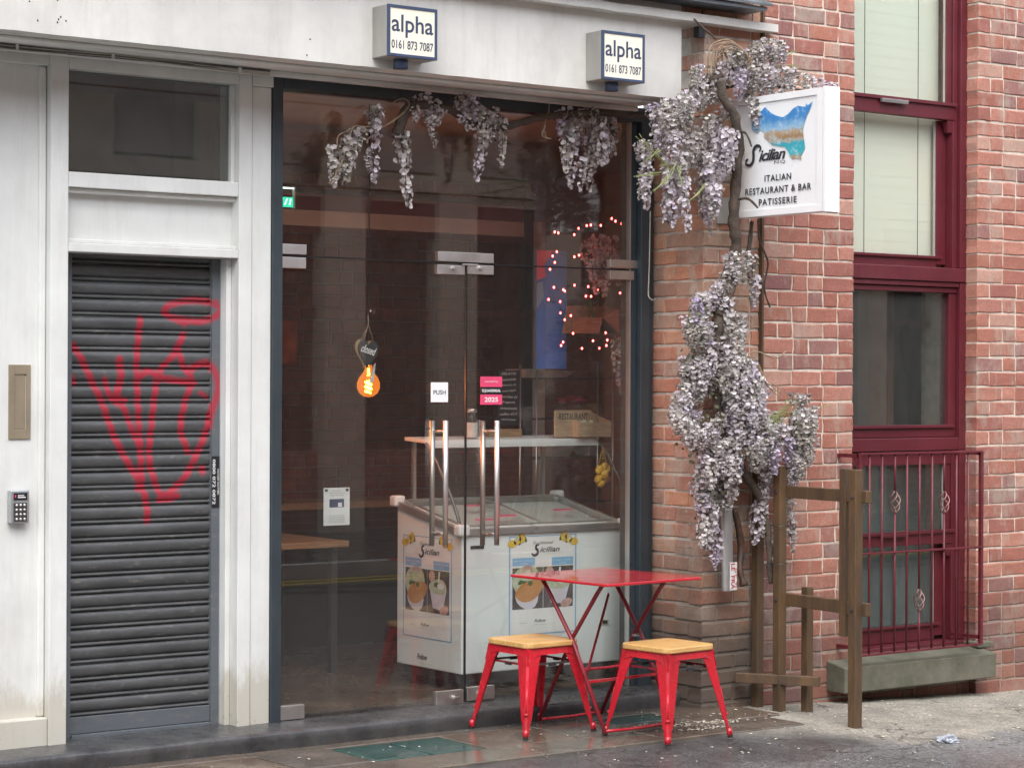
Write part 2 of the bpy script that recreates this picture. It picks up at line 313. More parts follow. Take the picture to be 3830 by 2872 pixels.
def tarmac_mat():
    m, nt, b = new_mat('tarmac')
    g = N(nt, 'ShaderNodeNewGeometry'); sp = N(nt, 'ShaderNodeSeparateXYZ'); nt.links.new(g.outputs['Position'], sp.inputs[0])
    # dry, leaf-dusted tan tarmac on the alley side, dark damp tarmac before the shop
    reg = math_n(nt, 'ADD', math_n(nt, 'MULTIPLY', sp.outputs['X'], 1.0), math_n(nt, 'MULTIPLY', sp.outputs['Y'], 0.62))
    reg = math_n(nt, 'ADD', reg, math_n(nt, 'MULTIPLY', noise_n(nt, 1.6, 4, 0.6), 1.0))
    tan = ramp(nt, noise_n(nt, 3, 9, 0.75), [(0.3, (0.17, 0.16, 0.135)), (0.7, (0.40, 0.37, 0.30))])
    dark = ramp(nt, noise_n(nt, 4, 8, 0.7), [(0.3, (0.055, 0.056, 0.057)), (0.7, (0.13, 0.128, 0.125))])
    out = mixc(nt, ramp(nt, math_n(nt, 'SUBTRACT', reg, 7.15), [(0.0, 0.0), (0.5, 1.0)]), dark, tan)
    yy = math_n(nt, 'ADD', math_n(nt, 'MULTIPLY', sp.outputs['Y'], -1.0), math_n(nt, 'MULTIPLY', noise_n(nt, 2.2, 5, 0.7), 0.9))
    coarse = ramp(nt, noise_n(nt, 55, 5, 0.8), [(0.35, (0.07, 0.071, 0.073)), (0.65, (0.27, 0.27, 0.26))])
    out = mixc(nt, ramp(nt, math_n(nt, 'SUBTRACT', yy, 2.0), [(0.0, 0.0), (0.12, 0.85)]), out, coarse)
    ck = N(nt, 'ShaderNodeTexVoronoi'); ck.feature = 'DISTANCE_TO_EDGE'; ck.inputs['Scale'].default_value = 0.9
    vm = N(nt, 'ShaderNodeVectorMath', operation='ADD'); nz = N(nt, 'ShaderNodeTexNoise'); nz.inputs['Scale'].default_value = 3.0; nt.links.new(g.outputs['Position'], nz.inputs['Vector'])
    nt.links.new(g.outputs['Position'], vm.inputs[0]); nt.links.new(nz.outputs['Color'], vm.inputs[1]); nt.links.new(vm.outputs[0], ck.inputs['Vector'])
    out = mixc(nt, ramp(nt, ck.outputs['Distance'], [(0.0, 0.8), (0.012, 0.0)]), out, (0.025, 0.025, 0.025))
    v = N(nt, 'ShaderNodeTexVoronoi'); v.inputs['Scale'].default_value = 95; nt.links.new(g.outputs['Position'], v.inputs['Vector'])
    out = mixc(nt, 0.55, out, ramp(nt, v.outputs['Color'], [(0.2, (0.45,) * 3), (0.8, (1.35,) * 3)]), 'MULTIPLY')
    nt.links.new(out, b.inputs['Base Color'])
    nt.links.new(ramp(nt, math_n(nt, 'SUBTRACT', math_n(nt, 'ADD', reg, math_n(nt, 'MULTIPLY', noise_n(nt, 5, 4), 0.8)), 7.3), [(0.1, 0.16), (0.8, 0.8)]), b.inputs['Roughness'])
    h = mixc(nt, 0.5, v.outputs['Distance'], noise_n(nt, 60, 6, 0.8)); bump(nt, b, h, 0.7, 0.006)
    return m
M['tarmac'] = tarmac_mat()

def sicily_mat():
    m, nt, b = new_mat('printed_coast')
    tc = N(nt, 'ShaderNodeTexCoord'); sp = N(nt, 'ShaderNodeSeparateXYZ'); nt.links.new(tc.outputs['Object'], sp.inputs[0])
    yy = math_n(nt, 'ADD', math_n(nt, 'MULTIPLY', sp.outputs['Y'], 3.0), math_n(nt, 'MULTIPLY', math_n(nt, 'SUBTRACT', noise_n(nt, 34, 6, 0.8), 0.5), 0.32))
    out = ramp(nt, yy, [(0.02, (0.42, 0.27, 0.13)), (0.10, (0.05, 0.42, 0.48)), (0.27, (0.04, 0.34, 0.42)), (0.31, (0.45, 0.42, 0.34)), (0.35, (0.30, 0.18, 0.09)), (0.45, (0.42, 0.30, 0.17)), (0.50, (0.30, 0.5, 0.66)), (0.66, (0.06, 0.24, 0.52)), (0.85, (0.03, 0.22, 0.55))])
    out = mixc(nt, ramp(nt, noise_n(nt, 18, 6, 0.7), [(0.52, 0.0), (0.66, 0.6)]), out, (0.55, 0.72, 0.80))
    nt.links.new(out, b.inputs['Base Color']); b.inputs['Roughness'].default_value = 0.4
    return m
M['coast'] = sicily_mat()

# ------------------------------------------------------------------ mesh helpers
def tagp(o, label=None, cat=None, group=None, kind=None):
    if label: o['label'] = label
    if cat: o['category'] = cat
    if group: o['group'] = group
    if kind: o['kind'] = kind
    return o
def empty(name, loc=(0, 0, 0), label=None, cat=None, group=None, kind=None, rz=0.0):
    o = bpy.data.objects.new(name, None); o.empty_display_size = 0.1; COL.objects.link(o)
    o.location = loc; o.rotation_euler = (0, 0, rz)
    return tagp(o, label, cat, group, kind)
class MB:
    def __init__(s): s.v = []; s.f = []; s.mi = []; s.cur = 0
    def face(s, idx): s.f.append(idx); s.mi.append(s.cur)
    def box(s, x0, x1, y0, y1, z0, z1):
        b = len(s.v)
        s.v += [(x0, y0, z0), (x1, y0, z0), (x1, y1, z0), (x0, y1, z0), (x0, y0, z1), (x1, y0, z1), (x1, y1, z1), (x0, y1, z1)]
        for q in ((0, 3, 2, 1), (4, 5, 6, 7), (0, 1, 5, 4), (1, 2, 6, 5), (2, 3, 7, 6), (3, 0, 4, 7)): s.face([b + i for i in q])
        return s
    def hexa(s, pts):
        b = len(s.v); s.v += [tuple(p) for p in pts]
        for q in ((0, 3, 2, 1), (4, 5, 6, 7), (0, 1, 5, 4), (1, 2, 6, 5), (2, 3, 7, 6), (3, 0, 4, 7)): s.face([b + i for i in q])
        return s
    def beam(s, a, b_, w, h, up=(0, 0, 1), w2=None, h2=None):
        a = Vector(a); b_ = Vector(b_); d = (b_ - a).normalized(); up = Vector(up)
        if abs(d.dot(up)) > 0.97: up = Vector((0, 1, 0))
        sx = d.cross(up).normalized(); sy = sx.cross(d).normalized()
        w2 = w if w2 is None else w2; h2 = h if h2 is None else h2
        p = []
        for c, ww, hh in ((a, w, h), (b_, w2, h2)):
            for i, j in ((-1, -1), (1, -1), (1, 1), (-1, 1)): p.append(c + sx * (i * ww / 2) + sy * (j * hh / 2))
        b0 = len(s.v); s.v += [tuple(q) for q in p]
        for q in ((3, 2, 1, 0), (4, 5, 6, 7), (0, 1, 5, 4), (1, 2, 6, 5), (2, 3, 7, 6), (3, 0, 4, 7)): s.face([b0 + i for i in q])
        return s
    def tube(s, pts, r, n=8, caps=True):
        pts = [Vector(p) for p in pts]; rs = r if isinstance(r, (list, tuple)) else [r] * len(pts)
        b0 = len(s.v); prev = None
        for i, p in enumerate(pts):
            d = (pts[min(i + 1, len(pts) - 1)] - pts[max(i - 1, 0)]).normalized()
            if prev is None:
                up = Vector((0, 0, 1)) if abs(d.z) < 0.9 else Vector((1, 0, 0)); sx = d.cross(up).normalized()
            else: sx = (prev - d * prev.dot(d)).normalized()
            prev = sx; sy = d.cross(sx)
            for k in range(n):
                a = 2 * math.pi * k / n; s.v.append(tuple(p + (sx * math.cos(a) + sy * math.sin(a)) * rs[i]))
        for i in range(len(pts) - 1):
            for k in range(n):
                a = b0 + i * n + k; b = b0 + i * n + (k + 1) % n; s.face([a, b, b + n, a + n])
        if caps:
            s.face([b0 + k for k in range(n)][::-1]); e = b0 + (len(pts) - 1) * n; s.face([e + k for k in range(n)])
        return s
    def poly(s, pts):
        b = len(s.v); s.v += [tuple(p) for p in pts]; s.face(list(range(b, b + len(pts)))); return s
    def prism(s, pts2, y0, y1, plane='xz'):
        """outline in x-z (plane xz) pushed from y0 (front) to y1, or in x-y pushed in z"""
        b = len(s.v); n = len(pts2)
        for yy in (y0, y1):
            for p in pts2: s.v.append((p[0], yy, p[1]) if plane == 'xz' else (p[0], p[1], yy))
        s.face(list(range(b, b + n)) if plane == 'xz' else list(range(b, b + n))[::-1])
        s.face(list(range(b + n, b + 2 * n))[::-1] if plane == 'xz' else list(range(b + n, b + 2 * n)))
        for i in range(n):
            j = (i + 1) % n; s.face([b + i, b + n + i, b + n + j, b + j] if plane == 'xz' else [b + i, b + j, b + n + j, b + n + i])
        return s
    def lathe(s, prof, c=(0, 0, 0), n=20):
        b = len(s.v)
        for r_, z in prof:
            for k in range(n):
                a = 2 * math.pi * k / n; s.v.append((c[0] + r_ * math.cos(a), c[1] + r_ * math.sin(a), c[2] + z))
        for i in range(len(prof) - 1):
            for k in range(n):
                a = b + i * n + k; d = b + i * n + (k + 1) % n; s.face([a, d, d + n, a + n])
        s.face([b + k for k in range(n)][::-1]); e = b + (len(prof) - 1) * n; s.face([e + k for k in range(n)])
        return s
    def ball(s, c, r, n=8, sz=1.0, sx=1.0):
        prof = [(max(1e-4, r * math.sin(math.pi * i / n)) * sx, -r * sz * math.cos(math.pi * i / n)) for i in range(n + 1)]
        return s.lathe(prof, c, n + 2)
    def mesh(s, name, mats, smooth=False):
        me = bpy.data.meshes.new(name); me.from_pydata(s.v, [], s.f); me.update()
        for m in (mats if isinstance(mats, (list, tuple)) else [mats]): me.materials.append(m)
        me.polygons.foreach_set('material_index', s.mi)
        if smooth: me.polygons.foreach_set('use_smooth', [True] * len(me.polygons))
        return me
    def build(s, name, mats, parent=None, smooth=False, bev=0.0, seg=2, loc=None, rot=None):
        me = s.mesh(name, mats, smooth); o = bpy.data.objects.new(name, me); COL.objects.link(o)
        if parent: o.parent = parent
        if loc: o.location = loc
        if rot: o.rotation_euler = rot
        if bev > 0:
            md = o.modifiers.new('bevel', 'BEVEL'); md.width = bev; md.segments = seg; md.limit_method = 'ANGLE'; md.angle_limit = R(35)
            md.harden_normals = False
        return o
def bx(name, mat, x0, x1, y0, y1, z0, z1, parent=None, bev=0.0, seg=2):
    return MB().box(x0, x1, y0, y1, z0, z1).build(name, mat, parent, bev=bev, seg=seg)
def inst(name, me, parent, loc=(0, 0, 0), rot=(0, 0, 0), scale=(1, 1, 1)):
    o = bpy.data.objects.new(name, me); COL.objects.link(o); o.parent = parent
    o.location = loc; o.rotation_euler = rot; o.scale = scale; return o
def text_mesh(txt, size=1.0, shear=0.0, offset=0.0, space=1.0, align='CENTER', depth=0.0):
    cu = bpy.data.curves.new('lettering', 'FONT'); cu.body = txt; cu.size = size; cu.shear = shear; cu.offset = offset
    cu.space_character = space; cu.align_x = align; cu.align_y = 'CENTER'; cu.extrude = depth; cu.resolution_u = 4
    o = bpy.data.objects.new('lettering', cu); COL.objects.link(o)
    dg = bpy.context.evaluated_depsgraph_get(); me = bpy.data.meshes.new_from_object(o.evaluated_get(dg))
    bpy.data.objects.remove(o); bpy.data.curves.remove(cu)
    return me
def text_fit(txt, wdt, hgt, **kw):
    """lettering mesh stretched to a given width and height, centred"""
    me = text_mesh(txt, 1.0, **kw)
    xs = [v.co.x for v in me.vertices]; ys = [v.co.y for v in me.vertices]
    cx, cy = (min(xs) + max(xs)) / 2, (min(ys) + max(ys)) / 2; sx = wdt / (max(xs) - min(xs)); sy = hgt / (max(ys) - min(ys))
    for v in me.vertices: v.co.x = (v.co.x - cx) * sx; v.co.y = (v.co.y - cy) * sy
    return me
def letter(name, txt, wdt, hgt, mat, loc, rot, parent, **kw):
    me = text_fit(txt, wdt, hgt, **kw); me.materials.clear(); me.materials.append(mat)
    o = bpy.data.objects.new(name, me); COL.objects.link(o); o.parent = parent; o.location = loc; o.rotation_euler = rot
    return o
FRONT = (R(90), 0, 0)            # print that faces the street
LEFTF = (R(90), 0, R(-90))       # print that faces left along the street
def catmull(pts, k=6):
    out = []; n = len(pts)
    for i in range(n - 1):
        p0, p1, p2, p3 = pts[max(i - 1, 0)], pts[i], pts[i + 1], pts[min(i + 2, n - 1)]
        for j in range(k):
            t = j / k
            out.append(tuple(0.5 * (2 * b + (c - a) * t + (2 * a - 5 * b + 4 * c - d) * t * t + (3 * b - a - 3 * c + d) * t ** 3) for a, b, c, d in zip(p0, p1, p2, p3)))
    out.append(tuple(pts[-1])); return out
def ribbon(mb, pts, wd, z=0.0):
    """brush stroke in the x-y plane; wd may vary along it"""
    pts = catmull(pts, 5); n = len(pts); b = len(mb.v)
    for i, p in enumerate(pts):
        a = pts[max(i - 1, 0)]; c = pts[min(i + 1, n - 1)]; dx, dy = c[0] - a[0], c[1] - a[1]; L = math.hypot(dx, dy) or 1
        t = i / (n - 1); ww = wd * (0.45 + 0.9 * math.sin(math.pi * min(1, max(0, t))) ** 0.7) / 2
        mb.v += [(p[0] - dy / L * ww, p[1] + dx / L * ww, z), (p[0] + dy / L * ww, p[1] - dx / L * ww, z)]
    for i in range(n - 1): mb.face([b + 2 * i + 1, b + 2 * i + 3, b + 2 * i + 2, b + 2 * i])

# ------------------------------------------------------------------ bricks
def brick_data(wd, hg, dp, seed):
    rnd = random.Random(seed); c = 0.005
    out = [(0, 0), (wd / 2, 0), (wd, 0), (wd, hg / 2), (wd, hg), (wd / 2, hg), (0, hg), (0, hg / 2)]
    j = lambda a: rnd.uniform(-a, a)
    outer = [(x + j(0.0032), z + j(0.003)) for x, z in out]
    inner = []
    for (x, z) in outer:
        dx = (wd / 2 - x); dz = (hg / 2 - z)
        inner.append((x + (c if dx > 0.01 else -c if dx < -0.01 else 0) * rnd.uniform(0.5, 1.6), z + (c if dz > 0.01 else -c if dz < -0.01 else 0) * rnd.uniform(0.5, 1.6)))
    v = [(x, j(0.0012), z) for x, z in inner] + [(x, c * 0.9 + abs(j(0.001)), z) for x, z in outer] + [(x, dp, z) for x, z in outer]
    f = [list(range(8))]
    for r_ in (0, 8):
        for i in range(8): k = (i + 1) % 8; f.append([r_ + i, r_ + 8 + i, r_ + 8 + k, r_ + k])
    return v, f
COURSE, BH, JT = 0.0855, 0.0765, 0.009
BM = {}
def brick_mesh(kind, mat):
    key = (kind, mat.name)
    if key not in BM:
        wd, dp = {'s': (0.215, 0.105), 'h': (0.105, 0.105), 'H': (0.105, 0.215)}[kind]; BM[key] = []
        for i in range(6):
            v, f = brick_data(wd, BH, dp, hash(kind) % 1 + i * 17 + ord(kind)); me = bpy.data.meshes.new('brick'); me.from_pydata(v, [], f); me.materials.append(mat); BM[key].append((me, wd, v, f))
    return random.choice(BM[key])
def row_layout(x0, x1, k, quoin_l=False):
    """one course of bricks: garden-wall mix of stretchers and headers"""
    out = []; x = x0; i = 0; seq = random.choice((['s', 'h'], ['s', 'h', 's'], ['h', 's'], ['h', 'h', 's']))
    first = ('s' if k % 2 else 'h') if quoin_l else None
    if not quoin_l: 
        o = random.uniform(0.04, 0.2); kd = 'h' if o < 0.1 else 's'; 
        if x1 - x > o + 0.1: out.append((x, o, kd)); x += o + JT
    while x < x1 - 0.012:
        kd = first if (i == 0 and first) else seq[(i + k) % len(seq)]
        wd = {'s': 0.215, 'h': 0.105}[kd] * random.uniform(0.97, 1.03); wd = min(wd, x1 - x)
        if x1 - (x + wd) < 0.05: wd = x1 - x
        out.append((x, wd, 's' if wd > 0.15 else 'h')); x += wd + JT; i += 1
    return out
LEFT_PARTS = {}
def lay(parent, joined, bricks, mat, matj, face='front', limit=300):
    """bricks: (pos, width, kind, jitter). Bricks in view become parts, the others are joined."""
    for (px, py, pz), wd, kd in bricks:
        me, w0, v, f = brick_mesh(kd, mat)
        uv = proj((px, py, pz + 0.04)); uv2 = proj((px + (wd if face == 'front' else 0), py, pz + 0.04))
        cnt = LEFT_PARTS.get(parent.name, 0)
        inview = -30 < uv2[0] and uv[0] < W_PX + 20 and -90 < uv[1] < H_PX + 60
        rz = 0.0 if face == 'front' else R(-90)
        if inview and cnt < limit:
            LEFT_PARTS[parent.name] = cnt + 1
            o = inst('brick', me, parent, (px, py + random.uniform(-0.0018, 0.0018), pz), (0, random.uniform(-0.004, 0.004), rz + random.uniform(-0.006, 0.006)), (wd / w0, 1, random.uniform(0.97, 1.01) * (.955 if parent.name == 'brick_pier' else 1)))
        elif joined is not None:
            b = len(joined.v); c, s_ = math.cos(rz), math.sin(rz); k = wd / w0
            joined.v += [(px + (x * k) * c - y * s_, py + (x * k) * s_ + y * c, pz + z) for x, y, z in v]
            for q in f: joined.face([b + i for i in q])

# =================================================================== GROUND
def ground_h(x, y):
    h = -0.010
    h -= 0.040 * max(0.0, min(3.0, x - 8.1))
    h -= 0.035 * max(0.0, min(1.0, (-y - 1.05) / 0.8))
    if y > -1.3 and x > 7.9: h += 0.010 * noise.noise(Vector((x * 2.2, y * 2.2, 0)))
    return h
xs = [-45, -20, -8, 0] + [2.5 + 0.12 * i for i in range(75)] + [13, 16, 22, 40, 60]
ys = [-45, -30, -20, -14] + [-8.0 + 0.7 * i for i in range(8)] + [-2.4 + 0.1 * i for i in range(27)] + [1.0, 6, 20, 45]
g = MB()
for y in ys:
    for x in xs: g.v.append((x, y, ground_h(x, y) if y > -7.9 else -0.05))
nx = len(xs)
for j in range(len(ys) - 1):
    for i in range(nx - 1): a = j * nx + i; g.face([a, a + 1, a + nx + 1, a + nx])
tarmac = g.build('tarmac_ground', M['tarmac'], smooth=True); tagp(tarmac, 'tarmac in front of the shop, dark and damp at the left, dry and tan at the right', kind='structure')

pave = empty('pavement', (6, -0.6, 0), 'strip of wet stone flags along the foot of the shop step', kind='structure')
def flag(name, x0, x1, y0, y1, mat, z=0.0, chip=0.006):
    mb = MB(); n = 5; pts = []
    ed = [((x0, y0), (x1, y0)), ((x1, y0), (x1, y1)), ((x1, y1), (x0, y1)), ((x0, y1), (x0, y0))]
    for a, b in ed:
        for k in range(n): t = k / n; pts.append((a[0] + (b[0] - a[0]) * t + random.uniform(-chip, chip) * .5, a[1] + (b[1] - a[1]) * t + random.uniform(-chip, chip) * .5))
    mb.prism([(p[0] - 6, p[1] + 0.6) for p in pts], -0.05, z, 'xy')
    o = mb.build(name, mat, pave, bev=0.004, seg=1)
    o.rotation_euler = (random.uniform(-.002, .002), random.uniform(-.002, .002), 0)
    return o
J = 0.008
x = 3.0
for wd in (1.1, 0.95, 1.2, 0.85, 1.1, 0.6): flag('kerb_slab', x, x + wd - J, -0.335, -0.215, M['flag']); x += wd
GL = [(5.46, 5.765), (5.775, 6.07)]
row1 = [(3.2, 3.75), (3.75, 4.45), (4.45, 5.07), (5.07, 5.45), (6.08, 6.62), (6.62, 7.0), (7.42, 7.95)]
for a, b in row1: flag('paving_stone', a, b - J, -0.755, -0.343, M['flag'])
for a, b in GL: tagp(flag('pavement_light', a, b - J, -0.745, -0.375, M['green_glass'], 0.001), 'green glass pavement light worn smooth')
tagp(flag('pavement_light', 7.01, 7.40, -0.56, -0.36, M['green_glass'], 0.001), 'green glass pavement light behind the stools')
flag('paving_stone', 7.0, 7.41, -0.755, -0.57, M['flag'])
for a, b in [(3.4, 4.1), (4.1, 4.75), (4.75, 5.6), (5.6, 6.2), (6.2, 6.95), (6.95, 7.35), (7.35, 7.85)]: flag('paving_stone', a, b - J, -1.05, -0.763, M['flag'], -0.001)

# step
X_R = 7.69
stp = MB()
prof = [(-0.235, -0.03), (-0.238, 0.0), (-0.246, 0.04), (-0.248, 0.068), (-0.240, 0.078), (-0.225, 0.082), (-0.15, 0.085), (-0.06, 0.088), (0.12, 0.092)]
xs2 = [2.2 + 0.12 * i for i in range(46)] + [X_R + 0.01]
for x in xs2:
    for (y, z) in prof:
        n1 = noise.noise(Vector((x * 1.7, z * 9, 1))); stp.v.append((x, y + (0.007 * n1 + 0.003 * noise.noise(Vector((x * 14, z * 40, 3))) if y < -0.2 else 0), z + (0.004 * noise.noise(Vector((x * 3, y * 6, 5))) if z > 0.03 else 0)))
k = len(prof)
for i in range(len(xs2) - 1):
    for j in range(k - 1): a = i * k + j; stp.face([a, a + k, a + k + 1, a + 1])
tagp(stp.build('stone_step', M['step_stone'], smooth=True), 'long dark stone step running under the shopfronts', kind='structure')

# litter of petals and chips
db = MB()
for _ in range(620):
    if random.random() < 0.8: x = random.uniform(7.3, 11.5); y = -0.46 - abs(random.gauss(0, 0.55)) if random.random() < .6 else random.uniform(-2.2, -0.5)
    else: x = random.uniform(4.6, 8.0); y = random.uniform(-1.5, -0.3)
    z = (ground_h(x, y) if x > 7.95 or y < -1.05 else 0.0) + 0.004
    s_ = random.choice((0.003, 0.004, 0.005, 0.007, 0.010)); a = random.uniform(0, 6.28); e = random.uniform(0.4, 1)
    pts = [(x + s_ * math.cos(a + t) * (1 if q % 2 else e), y + s_ * math.sin(a + t) * (1 if q % 2 else e), z + random.uniform(0, 0.003)) for q, t in enumerate((0, 1.2, 2.2, 3.3, 4.3, 5.3))]
    db.poly(pts)
for (u, v, n_, sp) in ((2610, 2706, 60, .16), (2640, 2725, 40, .12), (2700, 2705, 30, .15), (2400, 2714, 14, .06)):
    c = G(u, v)
    for _ in range(n_):
        x = c.x + random.gauss(0, sp * .6); y = c.y + random.gauss(0, sp * .18); s_ = random.uniform(.004, .012); a = random.uniform(0, 6.28)
        db.poly([(x + s_ * math.cos(a + t), y + s_ * .6 * math.sin(a + t), 0.004 + random.uniform(0, .004)) for t in (0, 1.2, 2.2, 3.3, 4.3, 5.3)])
tagp(db.build('petal_litter', M['debris']), 'pale petals and chips scattered over the flags and tarmac', kind='stuff')

# crumpled rag
c = G(3548, 2782, ground_h(9.0, -1.2)); rg = MB()
me = bpy.data.meshes.new('crumpled_glove'); bm = bmesh.new(); bmesh.ops.create_icosphere(bm, subdivisions=4, radius=0.045)
for vv in bm.verts:
    n_ = noise.noise(vv.co * 30) * 0.4 + noise.noise(vv.co * 70) * 0.35; vv.co *= (1 + n_); vv.co.x *= 1.3; vv.co.z = max(-0.02, vv.co.z * 0.62); vv.co.y *= 0.8
bm.to_mesh(me); bm.free(); me.materials.append(M['rag'])
o = bpy.data.objects.new('crumpled_glove', me); COL.objects.link(o); o.location = (c.x, c.y, c.z + 0.018); tagp(o, 'crumpled grey and white cloth lying on the tan tarmac', 'cloth')

# =================================================================== WHITE SHOPFRONT (left) and fascia
SH = empty('white_shopfront', (5, 0, 0), 'white painted shopfront surround with fascia, side panel and dark transom window', 'shopfront')
SH.location = (0, 0, 0)
ZF = 3.183; YF = -0.43
xf1 = W(2548, 300, YF).x
FT = 3.82
# fascia with a faintly uneven lower edge
fa = MB(); nxx = 60; X0 = 2.0
for i in range(nxx + 1):
    x = X0 + (xf1 - X0) * i / nxx; dz = 0.003 * noise.noise(Vector((x * 9, 0, 0)))
    fa.v += [(x, YF, ZF + dz), (x, YF, FT), (x, 0.02, FT), (x, YF + 0.06, ZF - 0.004 + dz)]
for i in range(nxx):
    a = i * 4; fa.face([a, a + 4, a + 5, a + 1]); fa.face([a + 1, a + 5, a + 6, a + 2]); fa.face([a + 3, a + 7, a + 4, a])
fa.face([nxx * 4 + i for i in (0, 3, 2, 1)][::-1])
fa.build('fascia', M['white_render'], SH)
bx('soffit', M['white_render'], X0, xf1 - 0.003, YF + 0.055, 0.1, ZF - 0.004, ZF + 0.02, SH)
bx('soffit_moulding', M['white_paint'], X0, xf1 - 0.004, YF + 0.10, YF + 0.20, ZF - 0.020, ZF - 0.0045, SH, bev=0.006)
bx('soffit_moulding', M['white_paint'], X0, xf1 - 0.004, -0.09, -0.045, ZF - 0.03, ZF - 0.0045, SH, bev=0.006)
# parts of the joinery, at y around 0
xa = FX(184, -0.02); xb = FX(243, 0); xc = FX(880, 0); xd = FX(928, 0); xe = FX(1003, 0)
zb = 0.087
bx('side_panel', M['white_paint'], X0, xa + 0.02, 0.03, 0.06, zb + .12, FZ(100, 240), SH)
bx('side_panel_head', M['white_paint'], X0, xa - 0.0, -0.012, 0.06, FZ(100, 240), ZF - 0.005, SH, bev=0.003)
bx('plinth', M['white_paint'], X0, xa - 0.001, -0.02, 0.06, zb - .02, zb + 0.125, SH, bev=0.006)
bx('panel_bead', M['white_paint'], xa - 0.035, xa - 0.002, 0.012, 0.05, zb + .126, FZ(100, 240) - .002, SH, bev=0.008)
bx('door_post', M['white_paint'], xa, xb, -0.03, 0.14, zb - .02, ZF - 0.005, SH, bev=0.004)
zw1, zw0 = FZ(245, 258), FZ(245, 643); zp1, zp0 = FZ(245, 700), FZ(245, 893); zo = FZ(250, 942, 0.0)
bx('head_rail', M['white_paint'], xb + .001, xc, -0.028, 0.10, zw1, ZF - 0.006, SH, bev=0.003)
bx('window_sill', M['white_paint'], xb + .001, xc, -0.026, 0.10, zp1, zw0, SH, bev=0.004)
bx('door_rail', M['white_paint'], xb + .001, xc, -0.026, 0.12, zo, zp0 - .018, SH, bev=0.004)
bx('panel_bead', M['white_paint'], xb + .001, xc, -0.010, 0.08, zp0 - .017, zp0, SH, bev=0.003)
bx('panel_bead', M['white_paint'], xb + .001, xc, 0.0, 0.08, zp1 - .022, zp1 - .001, SH, bev=0.004)
bx('infill_panel', M['white_paint'], xb + .001, xc, 0.045, 0.06, zp0, zp1 - .022, SH)
bx('door_post', M['white_paint'], xc, xd, -0.03, 0.16, zb - .015, ZF - 0.005, SH, bev=0.004)
bx('corner_post', M['white_paint'], xd + .004, xe, -0.022, 0.10, zb - .005, FZ(930, 325), SH, bev=0.004)
bx('corner_capital', M['white_paint'], xd + .002, xe + .012, -0.034, 0.10, FZ(930, 325) + .001, ZF - 0.0055, SH, bev=0.004)
bx('post_return', M['white_paint'], FX(822, .1), xc - .001, 0.04, 0.17, zb - .015, zo - .001, SH, bev=0.003)
bx('window_bead', M['white_paint'], xc - .022, xc - .001, 0.01, 0.06, zw0 + .001, zw1 - .001, SH, bev=0.002)
tw = MB().box(xb + .001, xc - .022, 0.035, 0.041, zw0 + .001, zw1 - .001).build('transom_window', M['dusty_glass'], SH)
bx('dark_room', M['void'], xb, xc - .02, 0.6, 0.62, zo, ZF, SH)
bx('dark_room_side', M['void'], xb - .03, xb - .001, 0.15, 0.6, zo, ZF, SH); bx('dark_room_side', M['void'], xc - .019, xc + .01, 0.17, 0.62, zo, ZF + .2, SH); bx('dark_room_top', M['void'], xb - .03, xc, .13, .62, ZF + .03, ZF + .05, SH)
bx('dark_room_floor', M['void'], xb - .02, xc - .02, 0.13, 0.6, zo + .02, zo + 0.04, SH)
# spots and fixings on the fascia
for (u, v) in ((110, 6), (215, 1), (141, 77), (219, 73), (227, 64), (215, 84), (247, 79), (1148, 207), (1160, 148)):
    p = W(u, v, YF - .001); MB().ball((0, 0, 0), 0.0035, 6).build('fixing_hole', M['rubber'], SH, loc=p)

# cables along the soffit
def sag(p0, p1, n, amp, seed):
    rnd = random.Random(seed); ph = rnd.uniform(0, 6); out = []
    for i in range(n + 1):
        t = i / n; p = Vector(p0).lerp(Vector(p1), t); p.z += amp * math.sin(t * 9 + ph) - abs(amp) * math.sin(math.pi * ((t * 3) % 1)); out.append(p)
    return out
CB = empty('soffit_cables', (3, -0.1, 3.1), 'bundle of thin black cables clipped under the white fascia at the left', 'cables')
for k, (dz, mat, am) in enumerate(((0, 'cable', .002), (-.008, 'cable', .003), (-.017, 'cable', .004), (-.004, 'white_cable', .004), (-.013, 'white_cable', .006))):
    p0 = W(0, 158, -0.11) + Vector((-1, 0, dz)); p1 = W(1010, 268, -0.10) + Vector((0, 0, dz * .3 - (0.01 if k == 4 else 0)))
    pts = sag(p0, p1, 36, am, k); MB().tube([p - Vector((3, -0.1, 3.1)) for p in pts], 0.0035 + .001 * (k % 2), 6).build('cable', M[mat], CB, smooth=True)
for u, v in ((66, 168), (425, 205), (900, 255)):
    p = W(u, v, -0.118) - Vector((3, -0.1, 3.1)); bx('cable_clip', M['white_paint'], p.x - .005, p.x + .005, p.y, p.y + .02, p.z - .02, p.z + .004, CB)

# ------------------------------------------------------------------ roller shutter
SHU = empty('roller_shutter', (0, 0, 0), 'closed dark grey roller shutter sprayed with a red tag', 'shutter')
xs0, xs1 = FX(263, 0.1), FX(786, 0.1); PITCH = 0.0793
STROKES = []
def stroke(pts, r):
    out = []
    for (a, b) in catmull(pts, 5):
        p = W(a / 1.508, 900 + b / 1.508, 0.1); out.append((p.x, p.z))
    STROKES.append((out, r * 1.08))
stroke([(1040, 465), (930, 410), (960, 362), (1080, 338), (1190, 350), (1235, 390), (1200, 432), (1120, 455), (990, 440)], .014)
stroke([(790, 440), (775, 600), (770, 720), (780, 1000), (795, 1280), (800, 1400)], .014)
stroke([(672, 670), (680, 780), (655, 880), (700, 905)], .016)
stroke([(412, 590), (470, 690), (520, 800), (570, 900), (605, 1000), (650, 1120), (720, 1250), (790, 1370), (825, 1480), (830, 1580)], .014)
